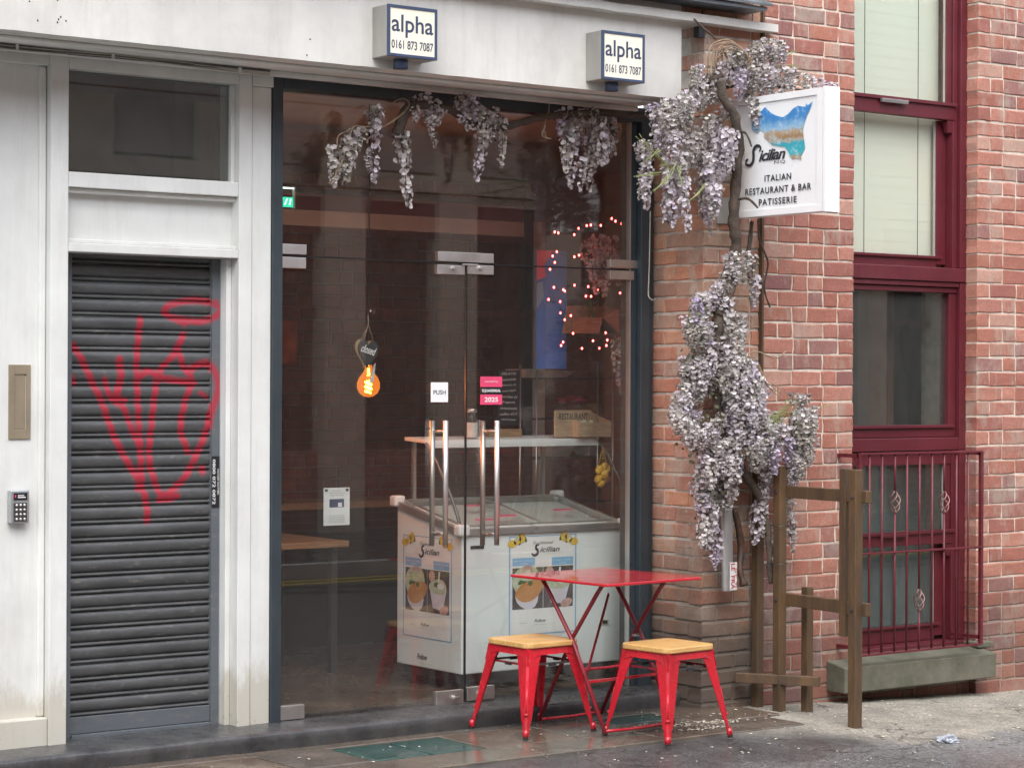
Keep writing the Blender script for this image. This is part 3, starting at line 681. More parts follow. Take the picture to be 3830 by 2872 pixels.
stroke([(1035, 530), (980, 640), (900, 740), (872, 870), (855, 1030), (840, 1200), (862, 1330), (920, 1450), (1000, 1440)], .014)
stroke([(1000, 590), (1030, 700), (1080, 790), (1045, 900), (1018, 1060), (1060, 1190)], .014)
stroke([(775, 790), (830, 735), (900, 772), (1000, 790), (1095, 805)], .014)
stroke([(1080, 722), (1160, 690), (1212, 760), (1218, 860), (1185, 970), (1160, 1080), (1100, 1220), (1050, 1320), (980, 1400), (900, 1460)], .015)
stroke([(590, 780), (620, 880), (700, 950), (735, 1050), (790, 1180), (795, 1300), (775, 1400)], .012)
stroke([(405, 780), (412, 800)], .014); stroke([(1138, 1285), (1142, 1300)], .015); stroke([(1125, 858), (1165, 882)], .009)
stroke([(376, 650), (384, 700)], .012)
def spray_at(x, z):
    best = 0.0
    for pts, r_ in STROKES:
        for i in range(len(pts) - 1):
            (x0, z0), (x1, z1) = pts[i], pts[i + 1]
            if abs(x - x0) > 0.09 or abs(z - z0) > 0.09: continue
            dx, dz = x1 - x0, z1 - z0; L = dx * dx + dz * dz or 1e-9; t = max(0, min(1, ((x - x0) * dx + (z - z0) * dz) / L))
            d = math.hypot(x - x0 - t * dx, z - z0 - t * dz); val = 1 - (d - r_ * .75) / (r_ * .6); best = max(best, min(1, val))
    return max(0.0, best) * 0.78
def add_spray(o, wx=0, wz=0):
    me = o.data; at = me.attributes.new('spray', 'FLOAT', 'POINT')
    at.data.foreach_set('value', [spray_at(v.co.x + wx, v.co.z + wz) for v in me.vertices])
# slat profile: (fraction of pitch from bottom, y offset outwards)
SP = [(0.0, 0.010), (0.03, 0.001), (0.08, -0.007), (0.14, -0.009), (0.20, -0.005), (0.235, 0.004), (0.27, 0.008), (0.30, -0.001), (0.40, -0.006), (0.55, -0.009), (0.70, -0.009), (0.85, -0.006), (0.96, 0.0), (1.0, 0.010)]
z = zb + 0.095; z_top = zo + 0.05
while z < z_top:
    n_ = 100; mb = MB()
    painted = z > 0.9
    n_ = 110 if painted else 12
    for i in range(n_ + 1):
        x = xs0 + (xs1 - xs0) * i / n_
        for (f, yo) in SP: mb.v.append((x, 0.105 + yo, z + f * PITCH + 0.001 * noise.noise(Vector((x * 2, z * 7, 0)))))
    kk = len(SP)
    for i in range(n_):
        for j in range(kk - 1): a = i * kk + j; mb.face([a, a + kk, a + kk + 1, a + 1])
    o = mb.build('slat', M['slat'], SHU, smooth=True)
    if painted: add_spray(o)
    z += PITCH
bx('bottom_rail', M['guide'], xs0, xs1, 0.088, 0.115, zb + .02, zb + 0.096, SHU, bev=0.003)
bx('bottom_lip', M['grey_guide'], xs0, xs1 - .01, 0.068, 0.112, zb + .002, zb + .018, SHU, bev=0.002)
mg = MB(); NZ = 120; gx0, gx1 = xs1 + .001, FX(822, .085)
for i in range(NZ + 1):
    zz = zb - .01 + (zo + .03 - zb) * i / NZ
    for x_, y_ in ((gx0, 0.12), (gx0, 0.085), (gx0 + (gx1 - gx0) * .33, .085), (gx0 + (gx1 - gx0) * .66, .085), (gx1, 0.085)): mg.v.append((x_, y_, zz))
for i in range(NZ):
    for j in range(4): a = i * 5 + j; mg.face([a, a + 1, a + 6, a + 5])
o = mg.build('guide_channel', M['guide'], SHU); add_spray(o)
bx('guide_channel', M['guide'], FX(244, .085), xs0 - .001, 0.085, 0.13, zb - .01, zo + .03, SHU)
# phone sticker on the guide
stz1, stz0 = FZ(805, 1706, .083), FZ(805, 1897, .083)
bx('sticker', M['black'], gx0 + .001, gx1 - .001, .0815, .0845, stz0, stz1, SHU)
letter('sticker_print', 'FACTORY SHUTTERS', (stz1 - stz0) * .5, .009, M['white_ink'], ((gx0 + gx1) / 2 + .012, .0805, (stz0 + stz1) / 2), (R(90), R(90), 0), SHU)
letter('sticker_print', '0800 072 0872', (stz1 - stz0) * .88, .015, M['white_ink'], ((gx0 + gx1) / 2 - .010, .0805, (stz0 + stz1) / 2), (R(90), R(90), 0), SHU, offset=.01)

# letterbox
p0 = W(30, 1642, 0.03); p1 = W(113, 1364, 0.03)
LB = empty('letterbox_plate', (p0.x, 0.03, p0.z), 'upright brass letter plate on the white panel', 'letterbox')
wd, hg = p1.x - p0.x, p1.z - p0.z
mb = MB(); mb.box(0, wd * .26, -.008, 0, 0, hg).box(wd * .80, wd, -.008, 0, 0, hg).box(wd * .26, wd * .80, -.008, 0, 0, hg * .13).box(wd * .26, wd * .80, -.008, 0, hg * .87, hg)
mb.build('plate', M['letter_metal'], LB, bev=.0015)
bx('flap', M['letter_metal'], wd * .27, wd * .77, -.004, 0.0, hg * .135, hg * .865, LB, bev=.002)
# keypad
p0 = W(40, 1958, -0.01); p1 = W(110, 1832, -0.01); wd, hg = p1.x - p0.x, p1.z - p0.z
KP = empty('door_entry_keypad', (p0.x, -0.012, p0.z), 'silver push-button entry keypad on the white panel', 'keypad')
bx('housing', M['keypad_silver'], 0, wd, 0, 0.042, 0, hg, KP, bev=.005)
bx('display', M['black'], wd * .14, wd * .88, -.002, .002, hg * .70, hg * .92, KP, bev=.001)
bx('display_print', M['white_ink'], wd * .36, wd * .78, -.0028, -.0021, hg * .77, hg * .80, KP)
bx('display_print', M['white_ink'], wd * .36, wd * .70, -.0028, -.0021, hg * .83, hg * .855, KP)
bx('display_print', M['pink'], wd * .20, wd * .26, -.0028, -.0021, hg * .78, hg * .86, KP)
bx('key_field', M['dark_steel'], wd * .14, wd * .86, -.002, .002, hg * .06, hg * .62, KP, bev=.001)
bt = MB().ball((0, 0, 0), wd * .075, 6).mesh('key', M['steel'], True)
for i in range(3):
    for j in range(4): inst('key', bt, KP, (wd * (.29 + .21 * i), -.004, hg * (.13 + .14 * j)))

# =================================================================== GLASS SHOPFRONT
GS = empty('glass_shopfront', (0, 0, 0), 'frameless double glass doors with transom in a dark blue metal frame', 'shopfront')
xl0, xl1 = xe + .002, FX(1042, 0); xr0, xr1 = FX(2349, 0), X_R - .004
zfl = 0.093; zh = FZ(1044, 336)
bx('frame', M['blue_frame'], xl0, xl1, -0.035, 0.08, zfl - .01, ZF - .006, GS, bev=.003)
bx('frame_head', M['blue_frame'], xl1, xr1, -0.035, 0.08, zh, ZF - .006, GS, bev=.003)
xj = FX(2375, 0); xk = FX(2408, 0)
bx('frame', M['blue_frame'], xj, xk, -0.05, 0.08, zfl - .01, zh, GS, bev=.003)
bx('frame', M['blue_frame'], xk + .003, xr1, -0.028, 0.08, zfl - .01, zh, GS, bev=.003)
bx('frame', M['blue_frame'], xr0 + .012, xj - .003, -0.012, 0.08, zfl - .01, zh, GS, bev=.002)
bx('edge_strip', M['alum'], xr0, xr0 + .005, -0.014, 0.02, zfl, zh, GS)
zt = 2.312; xm = FX(1742, 0)
def pane(name, x0, x1, z0, z1, par):
    return MB().box(x0, x1, -.005, .005, z0, z1).build(name, M['glass'], par)
pane('transom_pane', xl1, xr0 + .02, zt + .004, zh, GS)
dl = pane('door', xl1 + .003, xm - .004, zfl + .012, zt - .004, GS); dl['label'] = 'left glass door leaf'
dr = pane('door', xm + .004, xr0 + .01, zfl + .012, zt - .004, GS); dr['label'] = 'right glass door leaf'
bx('door_seal', M['black'], xm - .0035, xm + .0035, -.006, .006, zfl + .012, zt - .004, GS)
bx('door_seal', M['black'], xl1, xr0, -.006, .006, zt - .0035, zt + .0035, GS)
def patch(u0, v0, u1, v1, par, y=-.016):
    a = W(u0, v0, y); b = W(u1, v1, y); return bx('patch_fitting', M['steel'], a.x, b.x, y, .016, b.z, a.z, par, bev=.0015)
patch(1041, 911, 1147, 953, GS); patch(1041, 960, 1145, 1005, GS)
patch(1640, 940, 1847, 985, GS); patch(1637, 990, 1739, 1028, GS); patch(1749, 990, 1847, 1028, GS)
patch(2283, 970, 2385, 1005, GS); patch(2283, 1011, 2372, 1047, GS)
patch(1039, 2642, 1139, 2685, GS); 
patch(1632, 2587, 1734, 2628, GS); patch(1748, 2571, 1850, 2610, GS)
for (u, v) in ((1698, 1003), (1798, 1003), (1700, 2608), (1798, 2592)):
    c = W(u, v, -.017); mb = MB(); mb.tube([(0, 0, 0), (0, -.014, 0)], .011, 10); mb.beam((-.018, -.016, -.004), (.018, -.016, .004), .008, .008); mb.build('lock', M['steel'], GS, loc=c, smooth=False)
bx('closer_plate', M['steel'], FX(1720), FX(1778), -.022, -.010, zt - .012, zt - .003, GS, bev=.002)
for nm, uo, ui, door in (('l', 1668, 1618, dl), ('r', 1860, 1807, dr)):
    for y, u in ((-.075, uo), (.075, ui)):
        xx = FX(u, y); zt_, z0_ = FZ(u, 1573, y), FZ(u, 2038, y)
        mb = MB(); mb.tube([(xx, y, z0_), (xx, y, zt_)], .0135, 14)
        for zz in (z0_ + .055, zt_ - .055): mb.tube([(xx, y, zz), (xx, 0.0 + (.006 if y > 0 else -.006), zz)], .007, 10)
        mb.build('handle', M['steel'], door, smooth=True)
for o in list(GS.children):
    pass
# push plate
a = W(1612, 1430, -.008); b = W(1676, 1504, -.008)
PS = empty('push_sign', (a.x, -.008, b.z), 'square white PUSH sign on the left glass door', 'sign')
bx('plate', M['sign_white'], 0, b.x - a.x, 0, .002, 0, a.z - b.z, PS, bev=.0008)
letter('lettering', 'PUSH', (b.x - a.x) * .72, .022, M['ink'], ((b.x - a.x) / 2, -.001, (a.z - b.z) * .5), FRONT, PS, offset=.01)
# pink sticker on the right door
a = W(1797, 1408, -.007); b = W(1878, 1513, -.007); wd, hg = b.x - a.x, a.z - b.z
ST = empty('award_sticker', (a.x, -.007, b.z), 'pink and black 2025 award sticker on the right glass door', 'sticker')
bx('pink_band', M['pink'], 0, wd, 0, .001, hg * .63, hg, ST); bx('pink_band', M['pink'], 0, wd, 0, .001, 0, hg * .36, ST); bx('black_band', M['black'], 0, wd, 0, .001, hg * .362, hg * .628, ST)
letter('lettering', '2025', wd * .62, hg * .17, M['white_ink'], (wd / 2, -.001, hg * .18), FRONT, ST, offset=.02)
letter('lettering', 'SQUAREMEAL', wd * .86, hg * .12, M['white_ink'], (wd / 2, -.001, hg * .49), FRONT, ST, offset=.02)
letter('lettering', 'awarded by', wd * .6, hg * .07, M['white_ink'], (wd / 2, -.001, hg * .82), FRONT, ST)
# closed heart
c = W(1378, 1318, .045)
HS = empty('closed_heart_sign', c, 'black heart shaped sign reading closed, hung on a string behind the glass', 'sign')
hp = []
for i in range(40):
    t = 2 * math.pi * i / 40; hx = 16 * math.sin(t) ** 3; hy = 13 * math.cos(t) - 5 * math.cos(2 * t) - 2 * math.cos(3 * t) - math.cos(4 * t); hp.append((hx * .0041, hy * .0048))
hp = hp[::-1]
h_ = MB(); h_.prism(hp, 0, .006); ho = h_.build('heart', M['chalk_black'], HS, bev=.001, rot=(0, R(6), R(8)))
hb = MB(); hb.prism([(p[0] - .012, p[1] + .004) for p in hp], .010, .016); hb.build('heart_back', M['plywood'], HS, bev=.001, rot=(0, R(6), R(8)))
letter('lettering', 'closed', .098, .040, M['white_ink'], (0, -.004, .012), (R(90), R(14), R(8)), HS, shear=.45, offset=.012)
mb = MB()
for dx in (-.045, -.028, .032): mb.tube([(dx, .004, .055), (dx * .3, .003, .11), (0, .002, .135), (-.003, 0, .185)], .0022, 6)
mb.build('string', M['twig'], HS, smooth=True)
mb = MB(); mb.lathe([(.019, 0), (.016, .004), (.006, .010), (.005, .016)], (0, 0, 0), 16); mb.build('sucker', M['clear_glass'], HS, loc=(-.002, -.036, .203), rot=(R(-90), 0, 0), smooth=True)
mb = MB(); mb.ball((0, 0, 0), .006, 6); mb.build('hook', M['steel'], HS, loc=(-.002, -.020, .203))
# paper tag behind heart
bxo = MB().hexa([(.02, .02, -.145), (.05, .03, -.15), (.05, .032, -.15), (.02, .022, -.145), (.045, .02, -.06), (.062, .03, -.05), (.062, .032, -.05), (.045, .022, -.06)]).build('paper_tag', M['paper'], HS)
# pendant bulb
c = W(1378, 1438, .55)
PB = empty('pendant_bulb', c, 'glowing amber filament bulb hanging inside the shop', 'lamp')
mb = MB(); prf = [(.001, -.066), (.025, -.062), (.048, -.045), (.060, -.018), (.060, .008), (.050, .035), (.032, .058), (.020, .078), (.019, .10)]
mb.lathe(prf, (0, 0, 0), 20); mb.build('bulb_glass', M['amber'], PB, smooth=True)
mb = MB(); 
hx = [(.017 * math.cos(t * .9), .017 * math.sin(t * .9), -.045 + t * .0034) for t in range(22)]
mb.tube(hx, .0042, 6); mb.build('filament', M['bulb_core'], PB, smooth=True)
mb = MB(); mb.tube([(0, 0, .045), (0, 0, .085)], .006, 8); mb.build('filament', M['bulb_core'], PB)
mb = MB(); mb.tube([(0, 0, .10), (0, 0, .15)], .02, 12); mb.build('lamp_holder', M['dark_steel'], PB)
mb = MB(); mb.tube([(0, 0, .15), (0, 0, 3.15 - c.z)], .003, 6); mb.build('flex', M['black'], PB)
pl = bpy.data.lights.new('bulb_light', 'POINT'); pl.energy = 6; pl.color = (1.0, .5, .2); pl.shadow_soft_size = .022
plo = bpy.data.objects.new('bulb_light', pl); COL.objects.link(plo); plo.parent = PB; plo.location = (0, 0, -.012)

# =================================================================== CORNICE above fascia
CN = empty('cornice', (0, 0, 0), 'cracked white stone ledge above the fascia running on to the brick wall', 'ledge')
ys_ = -0.50; xs_1 = W(2911, 110, ys_).x; zc0 = W(2905, 121, ys_).z; zc1 = W(2905, 92, ys_).z
mb = MB(); n_ = 50; x0 = 2.0
for i in range(n_ + 1):
    x = x0 + (xs_1 - x0) * i / n_; a = .004 * noise.noise(Vector((x * 5, 1, 0))); b_ = .004 * noise.noise(Vector((x * 6, 7, 0)))
    mb.v += [(x, ys_ + a, zc0 + b_), (x, ys_ + a, zc1 + b_), (x, -.2, zc1 + .02), (x, -.2, zc0 + .001)]
for i in range(n_):
    a = i * 4
    for q in range(4): mb.face([a + q, a + 4 + q, a + 4 + (q + 1) % 4, a + (q + 1) % 4])
mb.face([0, 1, 2, 3]); mb.face([n_ * 4 + q for q in (3, 2, 1, 0)])
mb.build('ledge', M['white_render'], CN)
# the soffit board between ledge and fascia at the right, over the pier
bx('dark_bracket', M['black'], W(2590, 105, -.42).x, W(2612, 105, -.42).x, -.47, -.43, W(2600, 140, -.45).z, W(2600, 100, -.45).z, CN)
# slate/lead flashing at the very top
z_sl = W(2880, 25, -.60).z; x_sl = W(2893, 20, -.60).x
SL = empty('slate_hood', (0, 0, 0), 'edge of a mossy slate hood at the top of the brickwork', 'roof')
for i in range(14):
    x1_ = x_sl - i * .26; x0_ = x1_ - .255
    MB().hexa([(x0_, -.60, z_sl), (x1_, -.60, z_sl), (x1_, -.40, z_sl + .10), (x0_, -.40, z_sl + .10), (x0_, -.60, z_sl + .012), (x1_, -.60, z_sl + .012), (x1_, -.40, z_sl + .115), (x0_, -.40, z_sl + .115)]).build('slate', M['slate'], SL)
bx('hood_board', M['grey_guide'], x_sl - 4, x_sl - .03, -.585, -.42, z_sl - .022, z_sl - .003, SL)

# alpha signs
def alpha(u_bl, v_top, v_bot, u_fl, u_fr, label):
    X0_ = W(u_bl, v_bot, YF).x; y = -.565; xw = W(u_fr, v_bot, y).x - X0_
    z0_, z1_ = W(u_fl, v_bot, y).z, W(u_fl, v_top, y).z; h_ = z1_ - z0_
    e = empty('alarm_box', (X0_, y, z0_), label, 'alarm box', 'alarm boxes on the white fascia')
    bx('housing', M['alpha_side'], 0, xw, .012, -y + YF, 0, h_, e, bev=.004)
    mb = MB(); t = .014
    mb.box(0, t, 0, .012, 0, h_).box(xw - t, xw, 0, .012, 0, h_).box(t, xw - t, 0, .012, 0, t).box(t, xw - t, 0, .012, h_ - t, h_); mb.build('bezel', M['alpha_blue'], e, bev=.0015)
    bx('face', M['alpha_face'], t, xw - t, .004, .0115, t, h_ - t, e)
    letter('lettering', 'alpha', xw * .84, h_ * .44, M['ink_blue'], (xw * .5, .003, h_ * .60), FRONT, e, offset=.012)
    letter('lettering', '0161 873 7087', xw * .84, h_ * .17, M['ink_blue'], (xw * .5, .003, h_ * .24), FRONT, e, offset=.012)
    mb = MB(); mb.lathe([(.035, -.045), (.035, -.004), (.03, 0.0)], (xw * .42, .07, 0), 14); mb.build('strobe_lamp', M['alpha_blue'], e, smooth=True)
alpha(1392, 14, 208, 1451, 1636, 'white alpha alarm box nearer the shutter, with rust streaked face')
alpha(2190, 112, 296, 2252, 2412, 'white alpha alarm box nearer the wisteria, on the right end of the fascia')

# =================================================================== BRICK PIER
PR = empty('brick_pier', (0, 0, 0), 'old orange brick pier between the glass shopfront and the red brick wall', 'pier')
XP0, XP1, YP = 7.70, 8.095, -0.42
zg = -0.05
joined = MB()
fr, rv = [], []
z = zg; kk = 0
while z < 4.3:
    # front face
    x = XP0; first = True
    if kk % 2: lay_ = [('s', .215), ('h', .105), ('h', .06)]
    else: lay_ = [('H', .105), ('s', .215), ('h', .06)]
    for kd, wd in lay_:
        wd = min(wd, XP1 - x)
        if wd > .02:
            fr.append(((x, YP, z), wd, kd)); x += wd + JT
    if kk % 2: ys0 = YP + .105 + JT; rr_ = [('s', .2), ('h', .1)]
    else: ys0 = YP + .215 + JT; rr_ = [('s', .2)]
    y = ys0
    for kd, wd in rr_:
        wd = min(wd, 0.0 - y)
        if wd > .02: rv.append(((XP0 + .001, y + wd, z), wd, kd)); y += wd + JT
    z += COURSE; kk += 1
lay(PR, joined, [b for b in fr if b[0][2] < 3.75], M['old_brick'], None, 'front')
lay(PR, joined, [b for b in rv if b[0][2] < 3.2], M['old_brick'], None, 'side')
lay(PR, joined, [b for b in fr if b[0][2] >= 3.75], M['old_brick'], None, 'front')
mb = MB(); mb.box(XP0 + .008, XP1 + .02, YP + .007, .09, zg, 4.3); mb.build('mortar', M['mortar_old'], PR)
# dark brick band above the ledge over the shop
mbk = MB(); frb = []
z = zc1 + .012; kk = 0
while z < 4.3:
    for (x, wd, kd) in row_layout(2.0, XP0 - .01, kk): frb.append(((x, -.40, z), wd, kd))
    z += COURSE; kk += 1
BB = empty('upper_brick_band', (0, 0, 0), 'sooty brick band above the white ledge under the slate hood', 'wall')
jb = MB(); lay(BB, jb, frb, M['old_brick'], None, 'front', 60)
if jb.v: tagp(jb.build('brickwork', M['old_brick'], BB), kind='stuff')
bx('mortar', M['mortar_old'], 2.0, XP0, -.392, -.2, zc1 + .005, 4.3, BB)
if joined.v: tagp(joined.build('brickwork', M['old_brick'], PR), kind='stuff')

# =================================================================== RED BRICK BUILDING
RB = empty('red_brick_building', (9, -0.44, 0), 'red brick building with pale mortar and a tall maroon window', 'building'); RB.location = (0, 0, 0)
XW0, YW = 8.105, -0.44
XA, XB = W(3192, 1400, YW).x, W(3655, 1400, YW).x
XEND = 12.6
zsill = .17
jr = MB(); br = []
z = -0.18; kk = 0
while z < 4.6:
    row = row_layout(XW0, XA, kk + 1, True) if z > .0 else row_layout(XW0, XA, kk)
    br += [((x, YW, z), wd, kd) for x, wd, kd in row]
    rowr = row_layout(XB, XEND, kk, True)
    br += [((x, YW, z), wd, ('H' if (i == 0 and kd == 'h') else kd)) for i, (x, wd, kd) in enumerate(rowr)]
    if z < -.02: br += [((x, YW + .05, z), wd, kd) for x, wd, kd in row_layout(XA + .01, XB - .01, kk)]
    z += COURSE; kk += 1
vis = [b for b in br if b[0][0] < 10.75]; oth = [b for b in br if b[0][0] >= 10.75]
random.shuffle(vis); vis.sort(key=lambda b: 0 if (-60 < proj(b[0])[0] < W_PX and -60 < proj(b[0])[1] < H_PX) else 1)
lay(RB, jr, vis, M['red_brick'], None, 'front', 300); lay(RB, jr, oth, M['red_brick'], None, 'front', 0)
tagp(jr.build('brickwork', M['red_brick_joined'], RB), kind='stuff')
mb = MB(); mb.box(XW0 + .003, XA - .004, YW + .006, -.0, -.25, 4.7).box(XB + .004, XEND, YW + .006, -.0, -.25, 4.7).box(XA - .004, XB + .004, YW + .056, 0, -.25, zsill - .12)
mb.build('mortar', M['mortar_new'], RB)
mb = MB(); mb.box(XW0 - .012, XW0 + .002, YW - .004, YP + .12, -.2, 4.5); mb.build('edge_pipe', M['wet_wood'], RB)
bx('flank_wall', M['red_brick_joined'], XW0 + .02, XEND, 0.3, 0.5, -.2, 4.7, RB)
# sill
mb = MB(); sx0, sx1 = W(3160, 2500, -.58).x, W(3727, 2445, -.58).x
mb.hexa([(sx0, -.58, .030), (sx1, -.58, .030), (sx1, -.34, .030), (sx0, -.34, .030), (sx0, -.58, .168), (sx1, -.58, .168), (sx1, -.34, .215), (sx0, -.34, .215)])
mb.build('sill', M['stone_sill'], RB, bev=.006)
bx('sill_block', M['stone_sill'], XB - .05, XB + .09, -.50, -.35, .19, .225, RB, bev=.008)
# windows in the opening
YG = YW + .10       # face of the timber frame
def z_at(v, y=YG): return W(3200, v, y).z
XAi, XBi = XA - .02, XB + .015
def frame_box(nm, x0, x1, z0, z1, y0, y1, par, bev=.004): return bx(nm, M['maroon'], x0, x1, y0, y1, z0, z1, par, bev=bev)
def blind_slats(par, x0, x1, z0, z1, y, pitch=.062):
    z = z0
    me = MB().hexa([(x0, y, 0), (x1, y, 0), (x1, y + .0012, .001), (x0, y + .0012, .001), (x0, y + .0007, pitch * 1.02), (x1, y + .0007, pitch * 1.02), (x1, y + .0015, pitch * 1.03), (x0, y + .0015, pitch * 1.03)]).mesh('blind_slat', M['blind'])
    while z < z1: inst('blind_slat', me, par, (0, 0, z)); z += pitch
    mb = MB()
    for xx in (x0 + (x1 - x0) * .36, x0 + (x1 - x0) * .82): mb.box(xx - .0015, xx + .0015, y - .004, y - .002, z0, z1)
    mb.build('blind_cord', M['grey_guide'], par)
def sash_window(z_top, z_meet_t, z_meet_b, z_low, z_bot, blind, label):
    wdw = empty('window', (0, 0, 0)); wdw.parent = RB; wdw['label'] = label
    # jambs right (left jamb hidden behind the brick)
    st = .075
    frame_box('window_frame', XBi - .065, XBi, z_bot, z_top, YG - .012, YG + .09, wdw)
    frame_box('window_frame', XBi - .105, XBi - .066, z_bot, z_top, YG + .012, YG + .10, wdw)
    frame_box('window_frame', XAi, XA + .03, z_bot, z_top, YG + .0, YG + .09, wdw)
    # upper sash stile, meeting rail (upper sash stands outside the lower)
    frame_box('sash_stile', XBi - .150, XBi - .106, z_meet_b, z_top, YG + .022, YG + .06, wdw)
    frame_box('meeting_rail', XA + .0, XBi - .09, z_meet_b, z_meet_t, YG + .008, YG + .058, wdw)
    frame_box('meeting_rail_lip', XA + .0, XBi - .085, z_meet_t - .014, z_meet_t + .006, YG - .006, YG + .0075, wdw, .002)
    MB().box(XA + .0, XBi - .15, YG + .040, YG + .046, z_meet_t, z_top).build('pane', M['clear_glass'] if blind else M['dusty_glass'], wdw)
    # lower sash set back
    frame_box('sash_stile', XBi - .185, XBi - .106, z_bot + .02, z_meet_b - .001, YG + .065, YG + .10, wdw)
    frame_box('sash_rail', XA, XBi - .186, z_bot + .0, z_low, YG + .065, YG + .10, wdw)
    frame_box('sash_rail_lip', XA, XBi - .15, z_low - .012, z_low + .004, YG + .050, YG + .064, wdw, .002)
    mb = MB(); mb.hexa([(XBi - .135, YG + .02, z_meet_b - .075), (XBi - .095, YG + .02, z_meet_b - .075), (XBi - .095, YG + .06, z_meet_b - .075), (XBi - .135, YG + .06, z_meet_b - .075), (XBi - .15, YG + .012, z_meet_b - .001), (XBi - .09, YG + .012, z_meet_b - .001), (XBi - .09, YG + .06, z_meet_b - .001), (XBi - .15, YG + .06, z_meet_b - .001)]); mb.build('sash_horn', M['maroon'], wdw, bev=.006)
    MB().box(XA, XBi - .186, YG + .080, YG + .086, z_low, z_meet_b).build('pane', M['clear_glass'] if blind else M['dusty_glass'], wdw)
    mb = MB(); mb.box(XBi - .152, XBi - .146, YG + .034, YG + .05, z_meet_t, z_top).box(XBi - .190, XBi - .184, YG + .074, YG + .09, z_low, z_meet_b); mb.build('glazing_bead', M['band_pale'], wdw)
    if blind: blind_slats(wdw, XA - .05, XBi - .12, z_bot + .02, z_top + .02, YG + .115)
    return wdw
zA = dict(t1=4.5, m1=z_at(350), m1b=z_at(412), l1=z_at(942), b1=z_at(985))
w1 = sash_window(zA['t1'], zA['m1'], zA['m1b'], zA['l1'], zA['b1'], True, 'upper sash window with a drawn pale green blind')
c = W(3290, 378, YG); mb = MB(); mb.hexa([(c.x, YG - .022, z_at(372) - .0), (c.x + .21, YG - .022, z_at(372)), (c.x + .21, YG - .006, z_at(372)), (c.x, YG - .006, z_at(372)), (c.x, YG - .026, z_at(372) + .02), (c.x + .21, YG - .026, z_at(372) + .02), (c.x + .21, YG - .006, z_at(372) + .02), (c.x, YG - .006, z_at(372) + .02)]); mb.build('stay', M['alum'], w1, bev=.002)
zt1, zt2, zt3 = z_at(985), z_at(1040), z_at(1082)
frame_box('transom', XAi, XBi - .02, zt2, zt1 - .002, YG - .018, YG + .10, RB)
frame_box('transom', XAi, XBi - .066, zt2 - .03, zt2 - .002, YG - .006, YG + .10, RB)
# middle light: fixed
wm = empty('window', (0, 0, 0)); wm.parent = RB; wm['label'] = 'large dark middle window pane'
zm0, zm1 = z_at(1597), zt2 - .032
frame_box('window_frame', XBi - .065, XBi, z_at(1690), zt2 - .003, YG - .012, YG + .09, wm)
frame_box('window_frame', XAi, XBi - .066, zt3 - .0, zm1, YG + .010, YG + .09, wm)
frame_box('window_frame', XBi - .125, XBi - .066, zm0, zt3 - .002, YG + .018, YG + .09, wm)
frame_box('window_frame', XAi, XBi - .066, z_at(1640), zm0, YG + .018, YG + .09, wm)
frame_box('sash_rail_lip', XAi, XBi - .09, zm0 - .010, zm0 + .008, YG + .002, YG + .017, wm, .002)
MB().box(XA - .01, XBi - .124, YG + .045, YG + .051, zm0, zt3).build('pane', M['dusty_glass'], wm)
frame_box('transom', XAi, XBi - .066, z_at(1690), z_at(1641), YG - .010, YG + .09, RB)
w3 = sash_window(z_at(1691), z_at(2000), z_at(2052), z_at(2362), zsill + .06, False, 'lower sash window behind the maroon railing')
frame_box('window_frame', XA, XBi - .107, z_at(1745), z_at(1692), YG + .015, YG + .06, w3)
frame_box('timber_sill', XAi, XBi - .0, zsill + .03, zsill + .058, YG - .05, YG + .1, w3)
c = W(3290, 2018, YG); bx('stay', M['maroon'], c.x, c.x + .21, YG - .02, YG + .004, z_at(2016), z_at(2004), w3, bev=.002)
# room behind windows: curtain and dim wall
bx('window_curtain', S('green_curtain', (0.20, 0.26, 0.24), .8, ns=3, var=.3), XA, XBi - .1, YG + .22, YG + .23, .2, z_at(1700), RB)
mb = MB(); n_ = 60
for i in range(n_ + 1):
    x = XA - .1 + (XBi - XA) * i / n_; yy = YG + .18 + .014 * math.sin(i * .9) + .006 * math.sin(i * 2.3); mb.v += [(x, yy, .2), (x, yy, z_at(2025))]
for i in range(n_): a = 2 * i; mb.face([a, a + 2, a + 3, a + 1])
mb.build('curtain', bpy.data.materials['green_curtain'], RB, smooth=True)
bx('room_wall', M['void'], XW0 + .1, XEND, .25, .29, -.1, 4.7, RB)

# railing
RL = empty('window_railing', (0, 0, 0), 'maroon iron railing with twisted basket bars before the lower window', 'railing')
YR = -.60; rx0, rx1 = W(3215, 1690, YR).x, W(3670, 1685, YR).x; rz1, rz0, rzm = W(3660, 1688, YR).z, W(3660, 2408, YR).z, W(3660, 2045, YR).z
def rail(nm, a, b, w_=.012, h_=.022): return MB().beam(a, b, w_, h_).build(nm, M['maroon_iron'], RL, bev=.0015)
for zz, hh in ((rz1, .012), (rzm, .010), (rz0, .010)): MB().beam((rx0, YR, zz), (rx1, YR, zz), .026, hh).build('rail', M['maroon_iron'], RL, bev=.0015)
for xx in (rx0, rx1):
    for zz in (rz1, rz0 + .05): MB().beam((xx, YR, zz - .01), (xx, YW + .06, zz - .01), .02, .02).build('return_bar', M['maroon_iron'], RL)
MB().beam((rx1, YR, rz0), (rx1, YR, rz1), .020, .020).build('post', M['maroon_iron'], RL)
MB().beam((rx0, YR, rz0), (rx0, YR, rz1), .020, .020).build('post', M['maroon_iron'], RL)
barx = [W(u, 1900, YR).x for u in (3252, 3299, 3347, 3392, 3439, 3486, 3531, 3577, 3621)]
baskets = {2: W(3347, 1878, YR).z, 6: W(3527, 1878, YR).z, 4: W(3437, 2244, YR).z}
